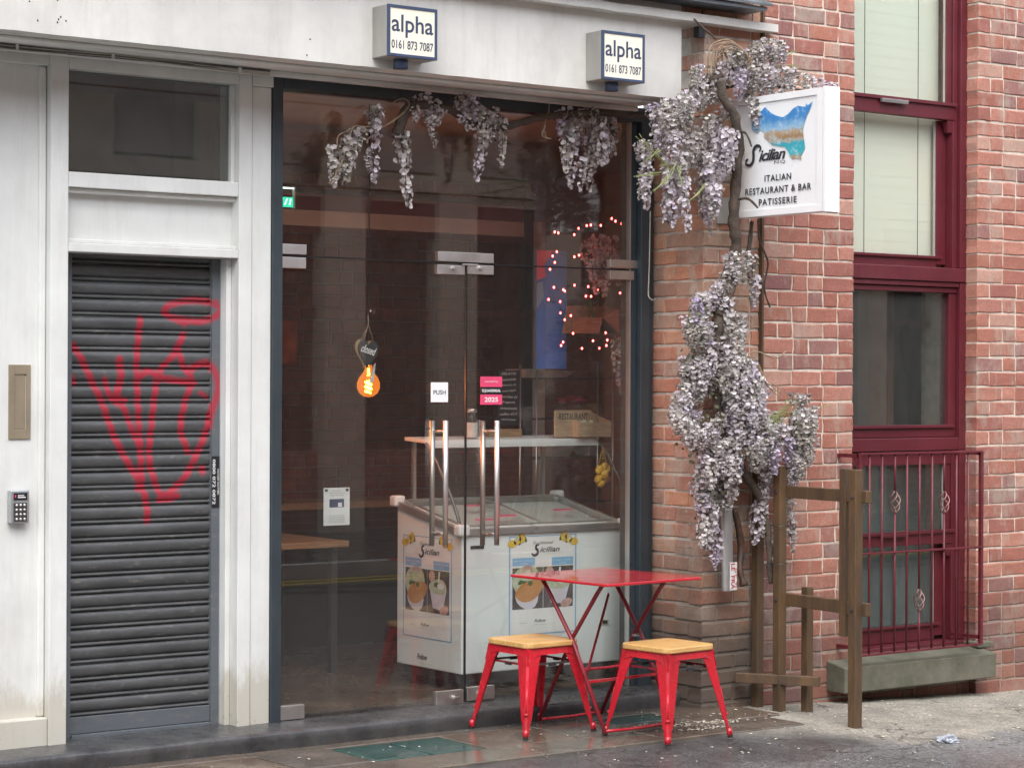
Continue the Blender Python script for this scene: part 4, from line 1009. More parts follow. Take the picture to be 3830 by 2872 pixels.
for i, xx in enumerate(barx):
    b = None
    if i in baskets:
        zc = baskets[i]
        o = MB().tube([(xx, YR, rz0), (xx, YR, zc - .06)], .0065, 8).build('bar', M['maroon_iron'], RL, smooth=True)
        MB().tube([(xx, YR, zc + .06), (xx, YR, rz1)], .0065, 8).build('bar', M['maroon_iron'], RL, smooth=True)
        mb = MB()
        for q in range(4):
            pts = []
            for t in range(13):
                s_ = t / 12; rr = .004 + .027 * math.sin(math.pi * s_) ** .8; a = q * math.pi / 2 + s_ * math.pi * 1.15; pts.append((rr * math.cos(a), rr * math.sin(a), -.062 + .124 * s_))
            mb.tube(pts, .0036, 6)
        mb.build('twisted_basket', M['steel'] if False else S('worn_iron%d' % i, (0.28, 0.16, 0.14), .35, metal=.5), RL, loc=(xx, YR, zc), smooth=True)
    else: MB().tube([(xx, YR, rz0), (xx, YR, rz1)], .0065, 8).build('bar', M['maroon_iron'], RL, smooth=True)

# =================================================================== RESTAURANT SIGN
SX, SY0, SY1, SZ0, SZ1, STH = 7.885, -1.125, -.44, 2.58, 3.205, .085
SG = empty('projecting_sign', (SX, SY0, SZ0), 'white projecting restaurant sign with a blue coast print', 'sign')
dpt = SY1 - SY0; hh = SZ1 - SZ0
bx('sign_box', M['sign_white'], .004, STH, 0.012, dpt, 0, hh, SG, bev=.003)
bx('end_cap', M['sign_white'], -.004, STH + .004, -.012, .010, -.004, hh + .004, SG, bev=.003)
bx('end_trim', M['sign_white'], STH * .38, STH + .007, -.016, -.0125, -.004, hh + .004, SG, bev=.001)
mb = MB(); t = .035
mb.box(-.003, .003, .012, dpt, 0, t).box(-.003, .003, .012, dpt, hh - t, hh).box(-.003, .003, .012, .012 + t * 1.2, t, hh - t).box(-.003, .003, dpt - t, dpt, t, hh - t); mb.build('face_frame', M['sign_white'], SG, bev=.001)
def sign_uv(u, v):
    """point of the sign face as seen in the photograph -> (y, z) on its plane"""
    d = ray(u, v); k = (SX - .004 - CX) / d.x; return (CY + d.y * k, CZ + d.z * k)
def sl(u, v): y, z = sign_uv(u, v); return (SY0 - y + 0, z - SZ0)
# polygon drawn in local x (towards the street) and y (up)
crop = lambda a, b: (2700 + a / 3.016, 300 + b / 3.016)
island = [(400, 390), (450, 340), (480, 305), (540, 365), (600, 400), (680, 420), (740, 385), (800, 320), (850, 290), (900, 300), (935, 300), (945, 260), (965, 285), (1020, 240), (980, 340), (950, 400), (925, 480), (905, 560), (915, 640), (925, 700), (930, 770), (900, 820), (885, 850), (890, 900), (840, 880), (790, 890), (760, 850), (740, 800), (700, 750), (640, 745), (560, 730), (520, 690), (470, 640), (465, 580), (430, 560), (390, 600), (330, 560), (330, 480), (360, 420)]
mb = MB(); pts = []
ref = sl(*crop(900, 890))
for a, b in island: q = sl(*crop(a, b)); pts.append((q[0], q[1] - ref[1], 0))
mb.poly(pts[::-1])
o = mb.build('coast_print', M['coast'], SG, loc=(-.0005, 0, ref[1]), rot=LEFTF)
bmt = bmesh.new(); bmt.from_mesh(o.data); bmesh.ops.triangulate(bmt, faces=bmt.faces[:], ngon_method='EAR_CLIP'); bmt.to_mesh(o.data); bmt.free()
def sign_text(txt, a0, b0, a1, b1, off=.02, space=1.15):
    q0 = sl(*crop(a0, (b0 + b1) / 2)); q1 = sl(*crop(a1, (b0 + b1) / 2)); qa = sl(*crop((a0 + a1) / 2, b0)); qb = sl(*crop((a0 + a1) / 2, b1))
    letter('lettering', txt, abs(q1[0] - q0[0]), abs(qa[1] - qb[1]), M['ink'], (-.0008, -(q0[0] + q1[0]) / 2, (qa[1] + qb[1]) / 2), LEFTF, SG, offset=off, space=space)
sign_text('ITALIAN', 475, 1060, 775, 1132)
sign_text('RESTAURANT & BAR', 258, 1192, 1002, 1268)
sign_text('PATISSERIE', 410, 1325, 838, 1400)
sign_text('NQ', 585, 905, 708, 945, .0, 1.2)
q0 = sl(*crop(405, 860)); q1 = sl(*crop(715, 830))
letter('lettering', 'icilian', abs(q1[0] - q0[0]) * .97, .060, M['ink'], (-.0008, -(q0[0] + q1[0]) / 2, (sl(*crop(560, 838))[1])), LEFTF, SG, shear=.35, offset=.022, space=.9)
mb = MB()
sp = [(425, 800), (440, 770), (420, 742), (385, 748), (365, 785), (385, 820), (400, 860), (395, 905), (360, 945), (315, 968), (275, 955), (268, 925), (290, 905)]
ribbon(mb, [sl(*crop(a, b)) for a, b in [(415, 805), (432, 775), (415, 745), (375, 750), (350, 800), (352, 860), (345, 920), (310, 962), (270, 955), (262, 925)]], .014)
ribbon(mb, [sl(*crop(a, b)) for a, b in [(262, 925), (275, 905), (292, 895)]], .010)
mb.build('lettering', M['ink'], SG, loc=(-.0009, 0, 0), rot=LEFTF)
# wall bracket
c0 = W(2712, 796, YP - .003); bx('wall_bracket', M['band_pale'], -.10 - 0, .0, dpt - .012 + .02 - .0, dpt + .025, -.03, .11, SG, bev=.002)

# =================================================================== STOOLS
def stool_root(loc, rz, label):
    return empty('stool', loc, label, 'stool', 'red metal stools with wooden seats', rz=rz)
def make_stool(loc, rz, label):
    e = stool_root(loc, rz, label); ft, tp, H = .205, .150, .415
    mb = MB(); s_ = .168; pts = []; rc = .045
    for cx_, cy_, a0 in ((s_ - rc, s_ - rc, 0), (-s_ + rc, s_ - rc, 90), (-s_ + rc, -s_ + rc, 180), (s_ - rc, -s_ + rc, 270)):
        for k in range(6): a = R(a0 + 18 * k); pts.append((cx_ + rc * math.cos(a), cy_ + rc * math.sin(a)))
    mb.prism(pts, .425, .452, 'xy'); mb.build('seat', M['seat_wood'], e, bev=.006, seg=3)
    # apron: four shallow arches hanging from a rim
    mb = MB(); a = .156
    for q in range(4):
        c, s2 = math.cos(q * math.pi / 2), math.sin(q * math.pi / 2); b = len(mb.v); n = 14
        for i in range(n + 1):
            t = -1 + 2 * i / n; ex = max(0, abs(t) - .55) / .45; low = .395 - .050 * ex ** 1.6 - .004
            for zz, oo in ((.425, 0), (low, .0085), (low, .0065), (.425, -.003)):
                x_ = t * (a + .006 * (1 - (zz - .39) / .035)); y_ = -(a + oo); mb.v.append((x_ * c - y_ * s2, x_ * s2 + y_ * c, zz))
        for i in range(n):
            for j in range(4): k1 = b + i * 4 + j; k2 = b + i * 4 + (j + 1) % 4; mb.face([k1, k2, k2 + 4, k1 + 4])
    mb.build('apron', M['red_metal'], e)
    bx('pan', M['red_metal'], -.150, .150, -.150, .150, .418, .424, e)
    # legs: folded angle section, wide at the top and narrow at the foot
    mb = MB(); pr = []
    lvl = [(.405, .157, .088), (.36, .166, .074), (.28, .180, .062), (.18, .196, .048), (.09, .209, .036), (.07, .2125, .026), (.012, .219, .023)]
    b = 0
    for z_, o_, w_ in lvl:
        th = .004; o2 = o_; f = .010 if z_ > .06 else .004
        # cross-section, outer corner at (o,o) chamfered
        mb.v += [(o2 - w_, o2, z_), (o2 - f, o2, z_), (o2, o2 - f, z_), (o2, o2 - w_, z_), (o2 - th, o2 - w_, z_), (o2 - th, o2 - f - th, z_), (o2 - f - th, o2 - th, z_), (o2 - w_, o2 - th, z_)]
    for i in range(len(lvl) - 1):
        for j in range(8): a1 = i * 8 + j; a2 = i * 8 + (j + 1) % 8; mb.face([a1, a2, a2 + 8, a1 + 8])
    mb.face(list(range(8))); mb.face([48 + j for j in range(8)][::-1])
    leg_me = mb.mesh('leg', M['red_metal'])
    rb = MB(); rb.tube([(.180, .180, .24), (.188, .188, .185), (.198, .198, .125)], .005, 6); rb.beam((.196, .211, .116), (.211, .196, .116), .006, .010)
    rib_me = rb.mesh('rib', M['red_metal'], True)
    fm = MB().tube([(.2145, .2145, .0), (.2135, .2135, .016)], .0125, 8).mesh('foot', M['rubber'])
    sm = MB().tube([(.2135, .2135, .012), (.211, .211, .045)], .0145, 10).mesh('ferrule', M['red_metal'], True)
    for q in range(4):
        l = inst('leg', leg_me, e, rot=(0, 0, q * math.pi / 2)); inst('foot', fm, l); inst('rib', rib_me, l); inst('ferrule', sm, l)
    for q in range(4):
        c, s2 = math.cos(q * math.pi / 2), math.sin(q * math.pi / 2)
        P = lambda x_, y_, z_: (x_ * c - y_ * s2, x_ * s2 + y_ * c, z_)
        MB().beam(P(-.165, -.150, .345), P(.165, -.150, .345), .006, .010).build('stretcher', M['table_leg'] if q % 2 else M['dark_steel'], e)
        b1 = MB().beam(P(-.02, -.152, .340), P(.02, -.152, .340), .014, .012).build('buffer', M['rubber'], e)
    return e
def copy_tree(o, parent=None):
    c = o.copy(); COL.objects.link(c); c.parent = parent
    for ch in o.children: copy_tree(ch, c)
    return c
s1 = make_stool((6.565, -.455, 0), R(2), 'red metal stool with wooden seat nearer the glass doors')
s2 = copy_tree(s1); s2.location = (6.985, -.985, 0); s2.rotation_euler = (0, 0, R(5)); s2['label'] = 'red metal stool with wooden seat nearer the brick pier, in front of the table'

# table
TB = empty('folding_table', (6.925, -.575, 0), 'square red folding bistro table behind the two stools', 'table', rz=R(5))
hw, hd = .325, .355
mb = MB(); pts = []
for cx_, cy_, a0 in ((hw - .015, hd - .015, 0), (-hw + .015, hd - .015, 90), (-hw + .015, -hd + .015, 180), (hw - .015, -hd + .015, 270)):
    for k in range(4): a = R(a0 + 30 * k); pts.append((cx_ + .015 * math.cos(a), cy_ + .015 * math.sin(a)))
mb.prism(pts, .738, .752, 'xy'); mb.build('tabletop', M['table_red'], TB, bev=.004, seg=3)
tl = []
for sx_ in (-1, 1):
    x_ = sx_ * .235
    tl.append(MB().tube([(x_, .21, .735), (x_, .17, .69), (x_, -.02 , .44), (x_, -.25, .02)], .0105, 8))
    x2 = sx_ * .215
    tl.append(MB().tube([(x2, -.21, .735), (x2, -.17, .69), (x2, .02, .44), (x2, .25, .02)], .0105, 8))
for m_ in tl: m_.build('leg', M['table_leg'], TB, smooth=True)
for y_, z_, xx in ((-.245, .03, .235), (.245, .03, .215), (.0, .30, .21)):
    MB().tube([(-xx, y_, z_), (-xx * .5, y_, z_ - .004), (0, y_, z_ - .006), (xx * .5, y_, z_ - .004), (xx, y_, z_)], .0075, 8).build('crossbar', M['red_metal'], TB, smooth=True)
MB().beam((-.235, -.12, .255), (.235, -.12, .255), .022, .012).build('crossbar', M['red_metal'], TB)
MB().beam((.215, .20, .63), (-.215, -.1, .30), .008, .018).build('brace', M['table_leg'], TB)
for sx_ in (-1, 1): MB().tube([(sx_ * .20, .005, .44), (sx_ * .25, .005, .44)], .007, 8).build('pivot_bolt', M['steel'], TB)
mb = MB(); mb.beam((-.22, -.2, .732), (.22, -.2, .732), .02, .012).beam((-.22, .2, .732), (.22, .2, .732), .02, .012); mb.build('under_rail', M['table_leg'], TB)

# =================================================================== TIMBER TREE GUARD
TG = empty('timber_tree_guard', (8.05, -.7, 0), 'weathered brown timber frame of posts and rails by the red brick wall', 'timber frame')
def post(x, y, z0, z1, s_=.048): return MB().beam((x - 8.05, y + .7, z0), (x - 8.05, y + .7, z1), s_, s_, up=(0, 1, 0)).build('post', M['wet_wood'], TG, bev=.004)
def trail(a, b, w_=.04, h_=.05):
    return MB().beam((a[0] - 8.05, a[1] + .7, a[2]), (b[0] - 8.05, b[1] + .7, b[2]), w_, h_).build('rail', M['wet_wood'], TG, bev=.004)
PA = G(2832, 2637); PBs = G(2914, 2650); PC = G(3018, 2655, -.01); PD = G(3197, 2744, -.05)
post(PA.x, PA.y + .0, -.03, 1.27); post(PBs.x, PBs.y, -.02, W(2912, 1744, PBs.y).z, .052); post(PC.x, PC.y, -.04, .64, .047); post(PD.x, PD.y, -.08, W(3200, 1756, PD.y).z, .052)
PE = W(3160, 2378, PD.y + .12); post(PE.x, PD.y + .12, PE.z, W(3160, 1752, PD.y + .12).z, .046)
d_ = (PD - PBs); d_.z = 0; d_.normalize()
off = Vector((.0, 0, 0))
def zr(u, v, p): return W(u, v, p.y).z
sd = Vector((d_.y, -d_.x, 0)) * .045     # rails fixed to the far side of the posts
a = PBs - sd * -1; 
for vt, vb in ((1815, 1860), (2215, 2262)):
    z_ = (zr(2940, vt, PBs) + zr(2940, vb, PBs)) / 2; h_ = zr(2940, vt, PBs) - zr(2940, vb, PBs)
    A_ = PBs - d_ * .03 ; B_ = PD + d_ * .055
    sdd = Vector((-d_.y, d_.x, 0)) * .040
    if sdd.x < 0: sdd = -sdd
    A2, B2 = A_ + sdd, B_ + sdd; A2.z = B2.z = z_; trail(A2, B2, .036, h_)
L0, L1 = W(2753, 2532, -.45), W(3068, 2566, -.82); L1.z = L0.z; trail((L0.x, L0.y + .0, L0.z), (L1.x, L1.y, L0.z), .036, .052)
for pp in (PBs, PD):
    for vt in (1838, 2240):
        z_ = W(2940, vt, PBs.y).z; MB().tube([(pp.x - 8.05 - .027, pp.y + .7, z_), (pp.x - 8.05 - .034, pp.y + .7, z_)], .009, 6).build('bolt', M['dark_steel'], TG)
for v_ in (1965, 2107):
    z_ = W(2912, v_, PBs.y).z; ring = [(PBs.x - 8.05 + .036 * math.cos(t) * 1.35, PBs.y + .7 + .036 * math.sin(t) * 1.35, z_ + .003 * math.sin(3 * t)) for t in [i * math.pi / 8 for i in range(17)]]
    MB().tube(ring, .002, 5).build('wire_tie', M['black'], TG)

# =================================================================== DOWNPIPE with taped letters
c0, c1 = W(2722, 1905, -.50), W(2722, 2208, -.50)
DP = empty('bent_metal_sheath', (c1.x, c1.y, c1.z), 'torn grey metal pipe sheath with red lettered tape beside the pier', 'pipe')
H_ = c0.z - c1.z; mb = MB(); n = 14
for i, (z_, r_) in enumerate(((0, .034), (.05, .035), (H_ * .6, .034), (H_ * .9, .036), (H_, .034))):
    for k in range(n): a = 2 * math.pi * k / n; mb.v.append((r_ * math.cos(a) + (-.012 * z_ / H_), r_ * .8 * math.sin(a), z_ + (.03 * math.cos(a + .6) if i == 4 else 0)))
for i in range(4):
    for k in range(n): a = i * n + k; b = i * n + (k + 1) % n; mb.face([a, b, b + n, a + n])
mb.build('pipe', M['alum'], DP, smooth=True)
bx('tape', M['paper'], -.018, .032, -.0375, -.033, .004, .150, DP, bev=.002)
TR = S('tape_red', (0.45, .03, .04), .5)
letter('lettering', 'LE  FRA', .135, .026, TR, (.002, -.0385, .077), (R(90), R(90), 0), DP, offset=.02)
letter('lettering', 'GT  TI', .10, .014, TR, (.022, -.0388, .070), (R(90), R(90), 0), DP, offset=.01)
mb = MB(); p = [W(2745, 1905, -.5), W(2760, 1960, -.5), W(2772, 2050, -.5), W(2768, 2130, -.52), W(2785, 2190, -.54)]
o = MB().tube(catmull([tuple(q - c1) for q in p], 4), [.018] * 6 + [.020] * 5 + [.017] * 3 + [.014] * 1 + [.024, .02], 10).build('burnt_hose', S('burnt_brown', (.10, .045, .025), .5, ns=20, col2=(.02, .015, .012)), DP, smooth=True)

# loose white wire hanging by the frame
LWp = [W(2432, 790, -.05), W(2430, 900, -.05), W(2428, 1000, -.05), W(2425, 1090, -.05), W(2428, 1112, -.055), W(2440, 1122, -.06), W(2452, 1120, -.06)]
LW = MB().tube(catmull([tuple(q - LWp[0]) for q in LWp], 4), .004, 6).build('loose_wire', M['white_cable'], None, smooth=True, loc=LWp[0]); tagp(LW, 'thin loose white wire hooked at its end beside the blue door frame', 'wire')

# =================================================================== WISTERIA
def petal(mb, c, nrm, size, rnd):
    nrm = nrm.normalized(); up = Vector((0, 0, 1)); sx = nrm.cross(up)
    sx = sx.normalized() if sx.length > .05 else Vector((1, 0, 0)); sy = sx.cross(nrm).normalized()
    a = rnd.uniform(0, 6.28); ex = sx * math.cos(a) + sy * math.sin(a); ey = nrm.cross(ex)
    b = len(mb.v); s_ = size; cup = rnd.uniform(.15, .6) * s_
    ring = [(1, 0), (.55, .75), (-.45, .8), (-.95, 0), (-.45, -.8), (.55, -.75)]
    mb.v.append(tuple(c))
    for i, (p, q) in enumerate(ring): mb.v.append(tuple(c + ex * p * s_ + ey * q * s_ * .85 + nrm * (cup * (1 + rnd.uniform(-.5, .5)))))
    for i in range(6): mb.face([b, b + 1 + i, b + 1 + (i + 1) % 6])
def raceme_mesh(L, r, seed, dens=1.0):
    rnd = random.Random(seed); mb = MB(); n = int(L / .010 * 3.0 * dens * (r / .045))
    for i in range(n):
        t = (i + rnd.random()) / n; rr = r * (1 - t) ** .45 * (.65 + .35 * min(1, t * 8)) * rnd.uniform(.45, 1.1); a = rnd.uniform(0, 6.28)
        c = Vector((rr * math.cos(a), rr * math.sin(a) * .9, -t * L)); nr = Vector((math.cos(a), math.sin(a), rnd.uniform(-.5, .9)))
        petal(mb, c, nr + Vector((rnd.uniform(-.5, .5), rnd.uniform(-.5, .5), rnd.uniform(-.3, .3))), rnd.uniform(.0135, .0215) * (1 - .3 * t), rnd)
    mb.cur = 1; mb.tube([(0, 0, .01), (.004, 0, -L * .5), (0, .003, -L * .98)], .0022, 4)
    return mb.mesh('flower_cluster', [M['petal'], M['bark']])
RACE = {}
for key, L, r_ in (('long', .34, .040), ('mid', .24, .048), ('short', .15, .050), ('fat', .24, .066), ('thin', .28, .028)):
    RACE[key] = [(raceme_mesh(L, r_, 50 * i + len(key) * 7 + int(L * 100)), L) for i in range(4)]
def hang(par, u, v, ln, y, kind, org, tilt=(0, 0)):
    me, L = random.choice(RACE[kind]); p = W(u, v, y); d = (p - Vector((CX, CY, CZ))).dot(Vector((math.sin(YAW), math.cos(YAW), 0)))
    h_ = ln * d / F_PX; s_ = h_ / L; sw = min(1.35, max(.7, s_ ** .5))
    return inst('flower_cluster', me, par, p - org, (R(tilt[0] + random.uniform(-8, 8)), R(tilt[1] + random.uniform(-8, 8)), random.uniform(0, 6.28)), (sw, sw, s_))
def limb(par, nm, pts, rad, org, mat='bark', n=9, rough=.12):
    P = catmull([tuple(W(*q)) if len(q) == 3 else tuple(q) for q in pts], 5); out = []
    m = len(P); rs = []
    for i, p in enumerate(P):
        t = i / (m - 1); rr = rad[0] + (rad[1] - rad[0]) * t; rr *= 1 + rough * math.sin(i * 1.9) + rough * noise.noise(Vector(p) * 20)
        q = Vector(p) + Vector((noise.noise(Vector(p) * 9), noise.noise(Vector(p) * 9 + Vector((5, 0, 0))), 0)) * rr * .6; out.append(q - org); rs.append(rr)
    return MB().tube(out, rs, n).build(nm, M[mat], par, smooth=True)
# --- garland over the doors
org = W(1900, 450, -.16)
W1 = empty('wisteria', org, 'faded wisteria garland trained along the top of the glass doors', 'plant')
limb(W1, 'branch', [(1500, 505, -.14), (1510, 450, -.15), (1540, 400, -.16), (1600, 395, -.17), (1680, 410, -.16), (1745, 455, -.16), (1800, 470, -.16), (1870, 480, -.15), (1960, 455, -.15), (2060, 435, -.16), (2180, 425, -.17), (2300, 425, -.20), (2440, 440, -.30)], (.022, .017), org)
limb(W1, 'branch', [(1490, 500, -.15), (1500, 440, -.17), (1530, 395, -.17)], (.028, .02), org)
limb(W1, 'twig', [(1435, 475, -.16), (1480, 445, -.18), (1520, 410, -.19), (1530, 385, -.18), (1505, 370, -.18), (1470, 385, -.17)], (.005, .003), org, 'twig', 6)
limb(W1, 'twig', [(1420, 480, -.16), (1470, 455, -.18), (1515, 420, -.19)], (.004, .003), org, 'twig', 6)
limb(W1, 'twig', [(1240, 690, -.18), (1262, 640, -.18), (1285, 590, -.18), (1320, 480, -.18), (1365, 475, -.18), (1420, 480, -.18)], (.003, .003), org, 'twig', 5)
limb(W1, 'twig', [(1260, 550, -.18), (1265, 510, -.18), (1290, 495, -.18), (1320, 480, -.18)], (.003, .002), org, 'twig', 5)
limb(W1, 'twig', [(2045, 520, -.17), (2035, 480, -.17), (2050, 430, -.17), (2055, 390, -.17)], (.004, .003), org, 'twig', 5)
limb(W1, 'twig', [(2040, 470, -.17), (2030, 510, -.17), (2062, 520, -.17)], (.006, .003), org, 'twig', 5)
for u, v, ln, kd in [(1252, 545, 155, 'mid'), (1275, 580, 110, 'short'), (1300, 520, 160, 'mid'), (1320, 490, 160, 'mid'), (1345, 480, 90, 'short'), (1390, 398, 90, 'short'), (1405, 400, 100, 'short'), (1400, 470, 215, 'long'), (1378, 560, 80, 'thin'),
                      (1498, 500, 280, 'long'), (1500, 495, 150, 'mid'), (1570, 365, 80, 'short'), (1590, 350, 110, 'mid'), (1620, 385, 110, 'mid'), (1640, 380, 90, 'short'), (1612, 440, 115, 'thin'), (1550, 400, 60, 'short'),
                      (1735, 350, 110, 'mid'), (1765, 360, 110, 'mid'), (1790, 400, 90, 'short'), (1720, 380, 80, 'short'), (1750, 430, 60, 'short'), (1822, 425, 255, 'long'), (1810, 420, 130, 'mid'), (1840, 405, 110, 'mid'), (1880, 445, 185, 'thin'), (1865, 430, 100, 'short'),
                      (2110, 405, 150, 'mid'), (2125, 450, 200, 'mid'), (2150, 420, 120, 'mid'), (2145, 500, 205, 'long'), (2185, 410, 130, 'mid'), (2215, 405, 180, 'mid'), (2200, 520, 195, 'long'), (2180, 590, 130, 'thin'), (2240, 430, 190, 'mid'), (2270, 430, 180, 'mid'), (2285, 470, 120, 'short'), (2230, 500, 150, 'mid'), (2095, 420, 90, 'short')]:
    hang(W1, u, v, ln, -.16 + random.uniform(-.03, .03), kd, org)
# --- crown by the sign
org = W(2740, 500, -.60)
W2 = empty('wisteria', org, 'large grey and lilac wisteria mass round the projecting sign', 'plant')
limb(W2, 'branch', [(2700, 300, -.6), (2712, 370, -.62), (2740, 430, -.62), (2762, 520, -.60), (2760, 620, -.58), (2748, 720, -.55), (2745, 820, -.55), (2755, 900, -.55), (2745, 980, -.54)], (.024, .030), org, n=10)
limb(W2, 'branch', [(2735, 1000, -.54), (2700, 1100, -.56), (2690, 1200, -.56), (2680, 1300, -.56)], (.034, .03), org, n=10)
limb(W2, 'branch', [(2815, 830, -.52), (2805, 900, -.52), (2790, 980, -.52)], (.010, .014), org)
limb(W2, 'branch', [(2430, 440, -.36), (2520, 390, -.45), (2600, 330, -.5), (2700, 280, -.56)], (.015, .02), org)
limb(W2, 'branch', [(2700, 330, -.5), (2800, 318, -.55), (2900, 325, -.72), (3050, 345, -.92)], (.009, .004), org)
limb(W2, 'twig', [(2755, 490, -.6), (2790, 500, -.66), (2812, 550, -.68)], (.008, .004), org, 'bark', 6)
limb(W2, 'twig', [(2690, 460, -.58), (2720, 435, -.6), (2740, 430, -.6)], (.008, .008), org, 'bark', 6)
limb(W2, 'twig', [(2765, 745, -.6), (2800, 745, -.66), (2835, 778, -.68)], (.009, .006), org, 'bark', 6)
limb(W2, 'twig', [(2838, 820, -.50), (2840, 900, -.50), (2865, 960, -.5), (2872, 1000, -.5), (2858, 1080, -.5), (2880, 1150, -.5)], (.006, .005), org, 'bark', 6)
for q in range(9):    # bundle of bent vine ends at the top
    o_ = random.uniform(-1, 1)
    jj = lambda a: random.uniform(-a, a)
    limb(W2, 'twig', [(2645 + q * 7, 270 + jj(25), -.56 - jj(.02)), (2648 + q * 7 + jj(4), 205 + jj(18), -.57), (2672 + q * 6, 168 + q * 6 + jj(8), -.58), (2720 + jj(10), 150 + q * 6 + jj(8), -.6), (2765 + q * 6, 168 + q * 8 + jj(10), -.62 + jj(.03)), (2805 + jj(14), 225 + q * 4 + jj(12), -.64)], (.0036, .0026), org, 'twig', 6)
limb(W2, 'twig', [(2595, 72, -.55), (2630, 105, -.56), (2678, 148, -.57)], (.0055, .0045), org, 'bark', 6, 0)
limb(W2, 'twig', [(2652, 118, -.56), (2642, 140, -.56), (2648, 165, -.57)], (.003, .003), org, 'cable', 5, 0)
for (ua, va, ub, vb) in ((2500, 620, 2388, 505), (2470, 650, 2380, 655), (2520, 640, 2470, 610), (2530, 610, 2490, 690), (2540, 620, 2555, 700), (2500, 650, 2450, 720), (2930, 215, 2985, 190), (2900, 225, 2960, 205), (2860, 260, 2990, 245), (2830, 265, 2870, 300), (2640, 690, 2560, 760), (2470, 560, 2420, 600)):
    for q in range(3): limb(W2, 'twig', [(ua + jj(8), va + jj(8), -.62), ((ua + ub) / 2 + jj(10), (va + vb) / 2 + jj(10), -.66), (ub + jj(12), vb + jj(12), -.68)], (.0022, .0014), org, 'stem_green', 5)
Z3 = lambda a, b: (2300 + a / 1.659, b / 1.659)
crown = [(520, 400, 150, 'mid'), (500, 420, 150, 'mid'), (650, 390, 180, 'fat'), (690, 380, 160, 'mid'), (600, 450, 200, 'fat'), (560, 480, 200, 'fat'), (520, 520, 180, 'fat'), (470, 560, 180, 'fat'), (430, 580, 190, 'fat'), (390, 610, 190, 'fat'), (340, 620, 180, 'fat'), (290, 650, 180, 'fat'), (250, 680, 170, 'fat'), (225, 640, 130, 'mid'),
         (630, 500, 150, 'mid'), (350, 720, 200, 'fat'), (420, 700, 200, 'fat'), (460, 660, 150, 'mid'), (300, 780, 180, 'fat'), (250, 820, 150, 'mid'), (190, 870, 130, 'mid'), (160, 890, 110, 'short'), (380, 820, 200, 'fat'), (440, 830, 200, 'mid'),
         (190, 900, 400, 'long'), (200, 960, 330, 'long'), (170, 1050, 200, 'thin'), (340, 980, 400, 'long'), (400, 1000, 440, 'long'), (370, 1050, 350, 'long'), (330, 1080, 330, 'long'), (420, 1100, 250, 'mid'), (440, 950, 200, 'mid'),
         (490, 820, 220, 'fat'), (500, 880, 180, 'mid'), (550, 790, 190, 'fat'), (600, 760, 200, 'fat'), (640, 790, 270, 'fat'), (700, 800, 280, 'fat'), (740, 830, 240, 'fat'), (660, 870, 250, 'fat'), (620, 900, 200, 'fat'), (700, 930, 180, 'fat'), (580, 950, 200, 'mid'), (540, 940, 180, 'mid'),
         (560, 1050, 320, 'long'), (520, 1100, 270, 'long'), (600, 1060, 280, 'fat'), (620, 1130, 220, 'mid'), (540, 1160, 220, 'mid'), (600, 1320, 150, 'thin'), (570, 1280, 120, 'thin'), (640, 700, 120, 'short'), (580, 710, 120, 'short'),
         (720, 290, 100, 'short'), (760, 310, 110, 'short'), (800, 310, 130, 'mid'), (770, 350, 150, 'fat'), (820, 360, 170, 'fat'), (780, 430, 190, 'fat'), (840, 440, 190, 'fat'), (860, 380, 160, 'mid'), (740, 400, 130, 'mid'),
         (880, 270, 130, 'fat'), (920, 245, 150, 'fat'), (970, 240, 150, 'fat'), (1020, 250, 150, 'fat'), (1040, 290, 120, 'mid'), (900, 300, 120, 'fat'), (960, 290, 120, 'fat'),
         (880, 400, 180, 'fat'), (930, 400, 190, 'fat'), (980, 410, 170, 'fat'), (1030, 410, 160, 'fat'), (1080, 415, 150, 'fat'), (1120, 440, 120, 'mid'), (1170, 460, 95, 'short'), (1210, 475, 85, 'short'), (1260, 490, 70, 'short'), (1310, 505, 60, 'short'), (1350, 515, 50, 'short'),
         (910, 490, 100, 'mid'), (960, 500, 100, 'mid'), (1030, 560, 170, 'mid'), (1040, 570, 100, 'short'), (850, 600, 180, 'mid'), (870, 680, 130, 'short'), (820, 560, 120, 'mid'), (700, 620, 120, 'short')]
for a, b, ln, kd in crown:
    u, v = Z3(a, b); y = -.55 + random.uniform(-.08, .05)
    if a > 860: y = -.62 - (a - 860) / 500 * .42 if a > 1000 or b > 395 else -.60 + random.uniform(-.05, .05)
    if a < 300: y = -.42 + random.uniform(-.05, .05)
    hang(W2, u, v, ln / 1.659, y, kd, org, tilt=(0, 0))
# --- lower mass
org = W(2700, 1500, -.60)
W3 = empty('wisteria', org, 'tall faded wisteria mass hanging in front of the old brick pier', 'plant')
limb(W3, 'branch', [(2680, 1300, -.56), (2690, 1400, -.56), (2685, 1530, -.56), (2720, 1650, -.56), (2790, 1780, -.56), (2840, 1850, -.57), (2868, 1950, -.58), (2880, 2080, -.58), (2885, 2180, -.57)], (.030, .016), org, n=10)
for a in ((2690, 1400, 2700, 1560), (2670, 1430, 2675, 1600), (2705, 1450, 2720, 1600), (2680, 1480, 2665, 1560)): limb(W3, 'branch', [(a[0], a[1], -.55), ((a[0] + a[2]) / 2 + 8, (a[1] + a[3]) / 2, -.54), (a[2], a[3], -.55)], (.012, .007), org, n=7)
limb(W3, 'branch', [(2740, 1040, -.55), (2725, 1100, -.57), (2690, 1180, -.57)], (.03, .026), org)
limb(W3, 'twig', [(2780, 1330, -.6), (2830, 1315, -.62), (2870, 1330, -.62), (2910, 1338, -.62), (2940, 1312, -.62)], (.004, .004), org, 'twig', 6)
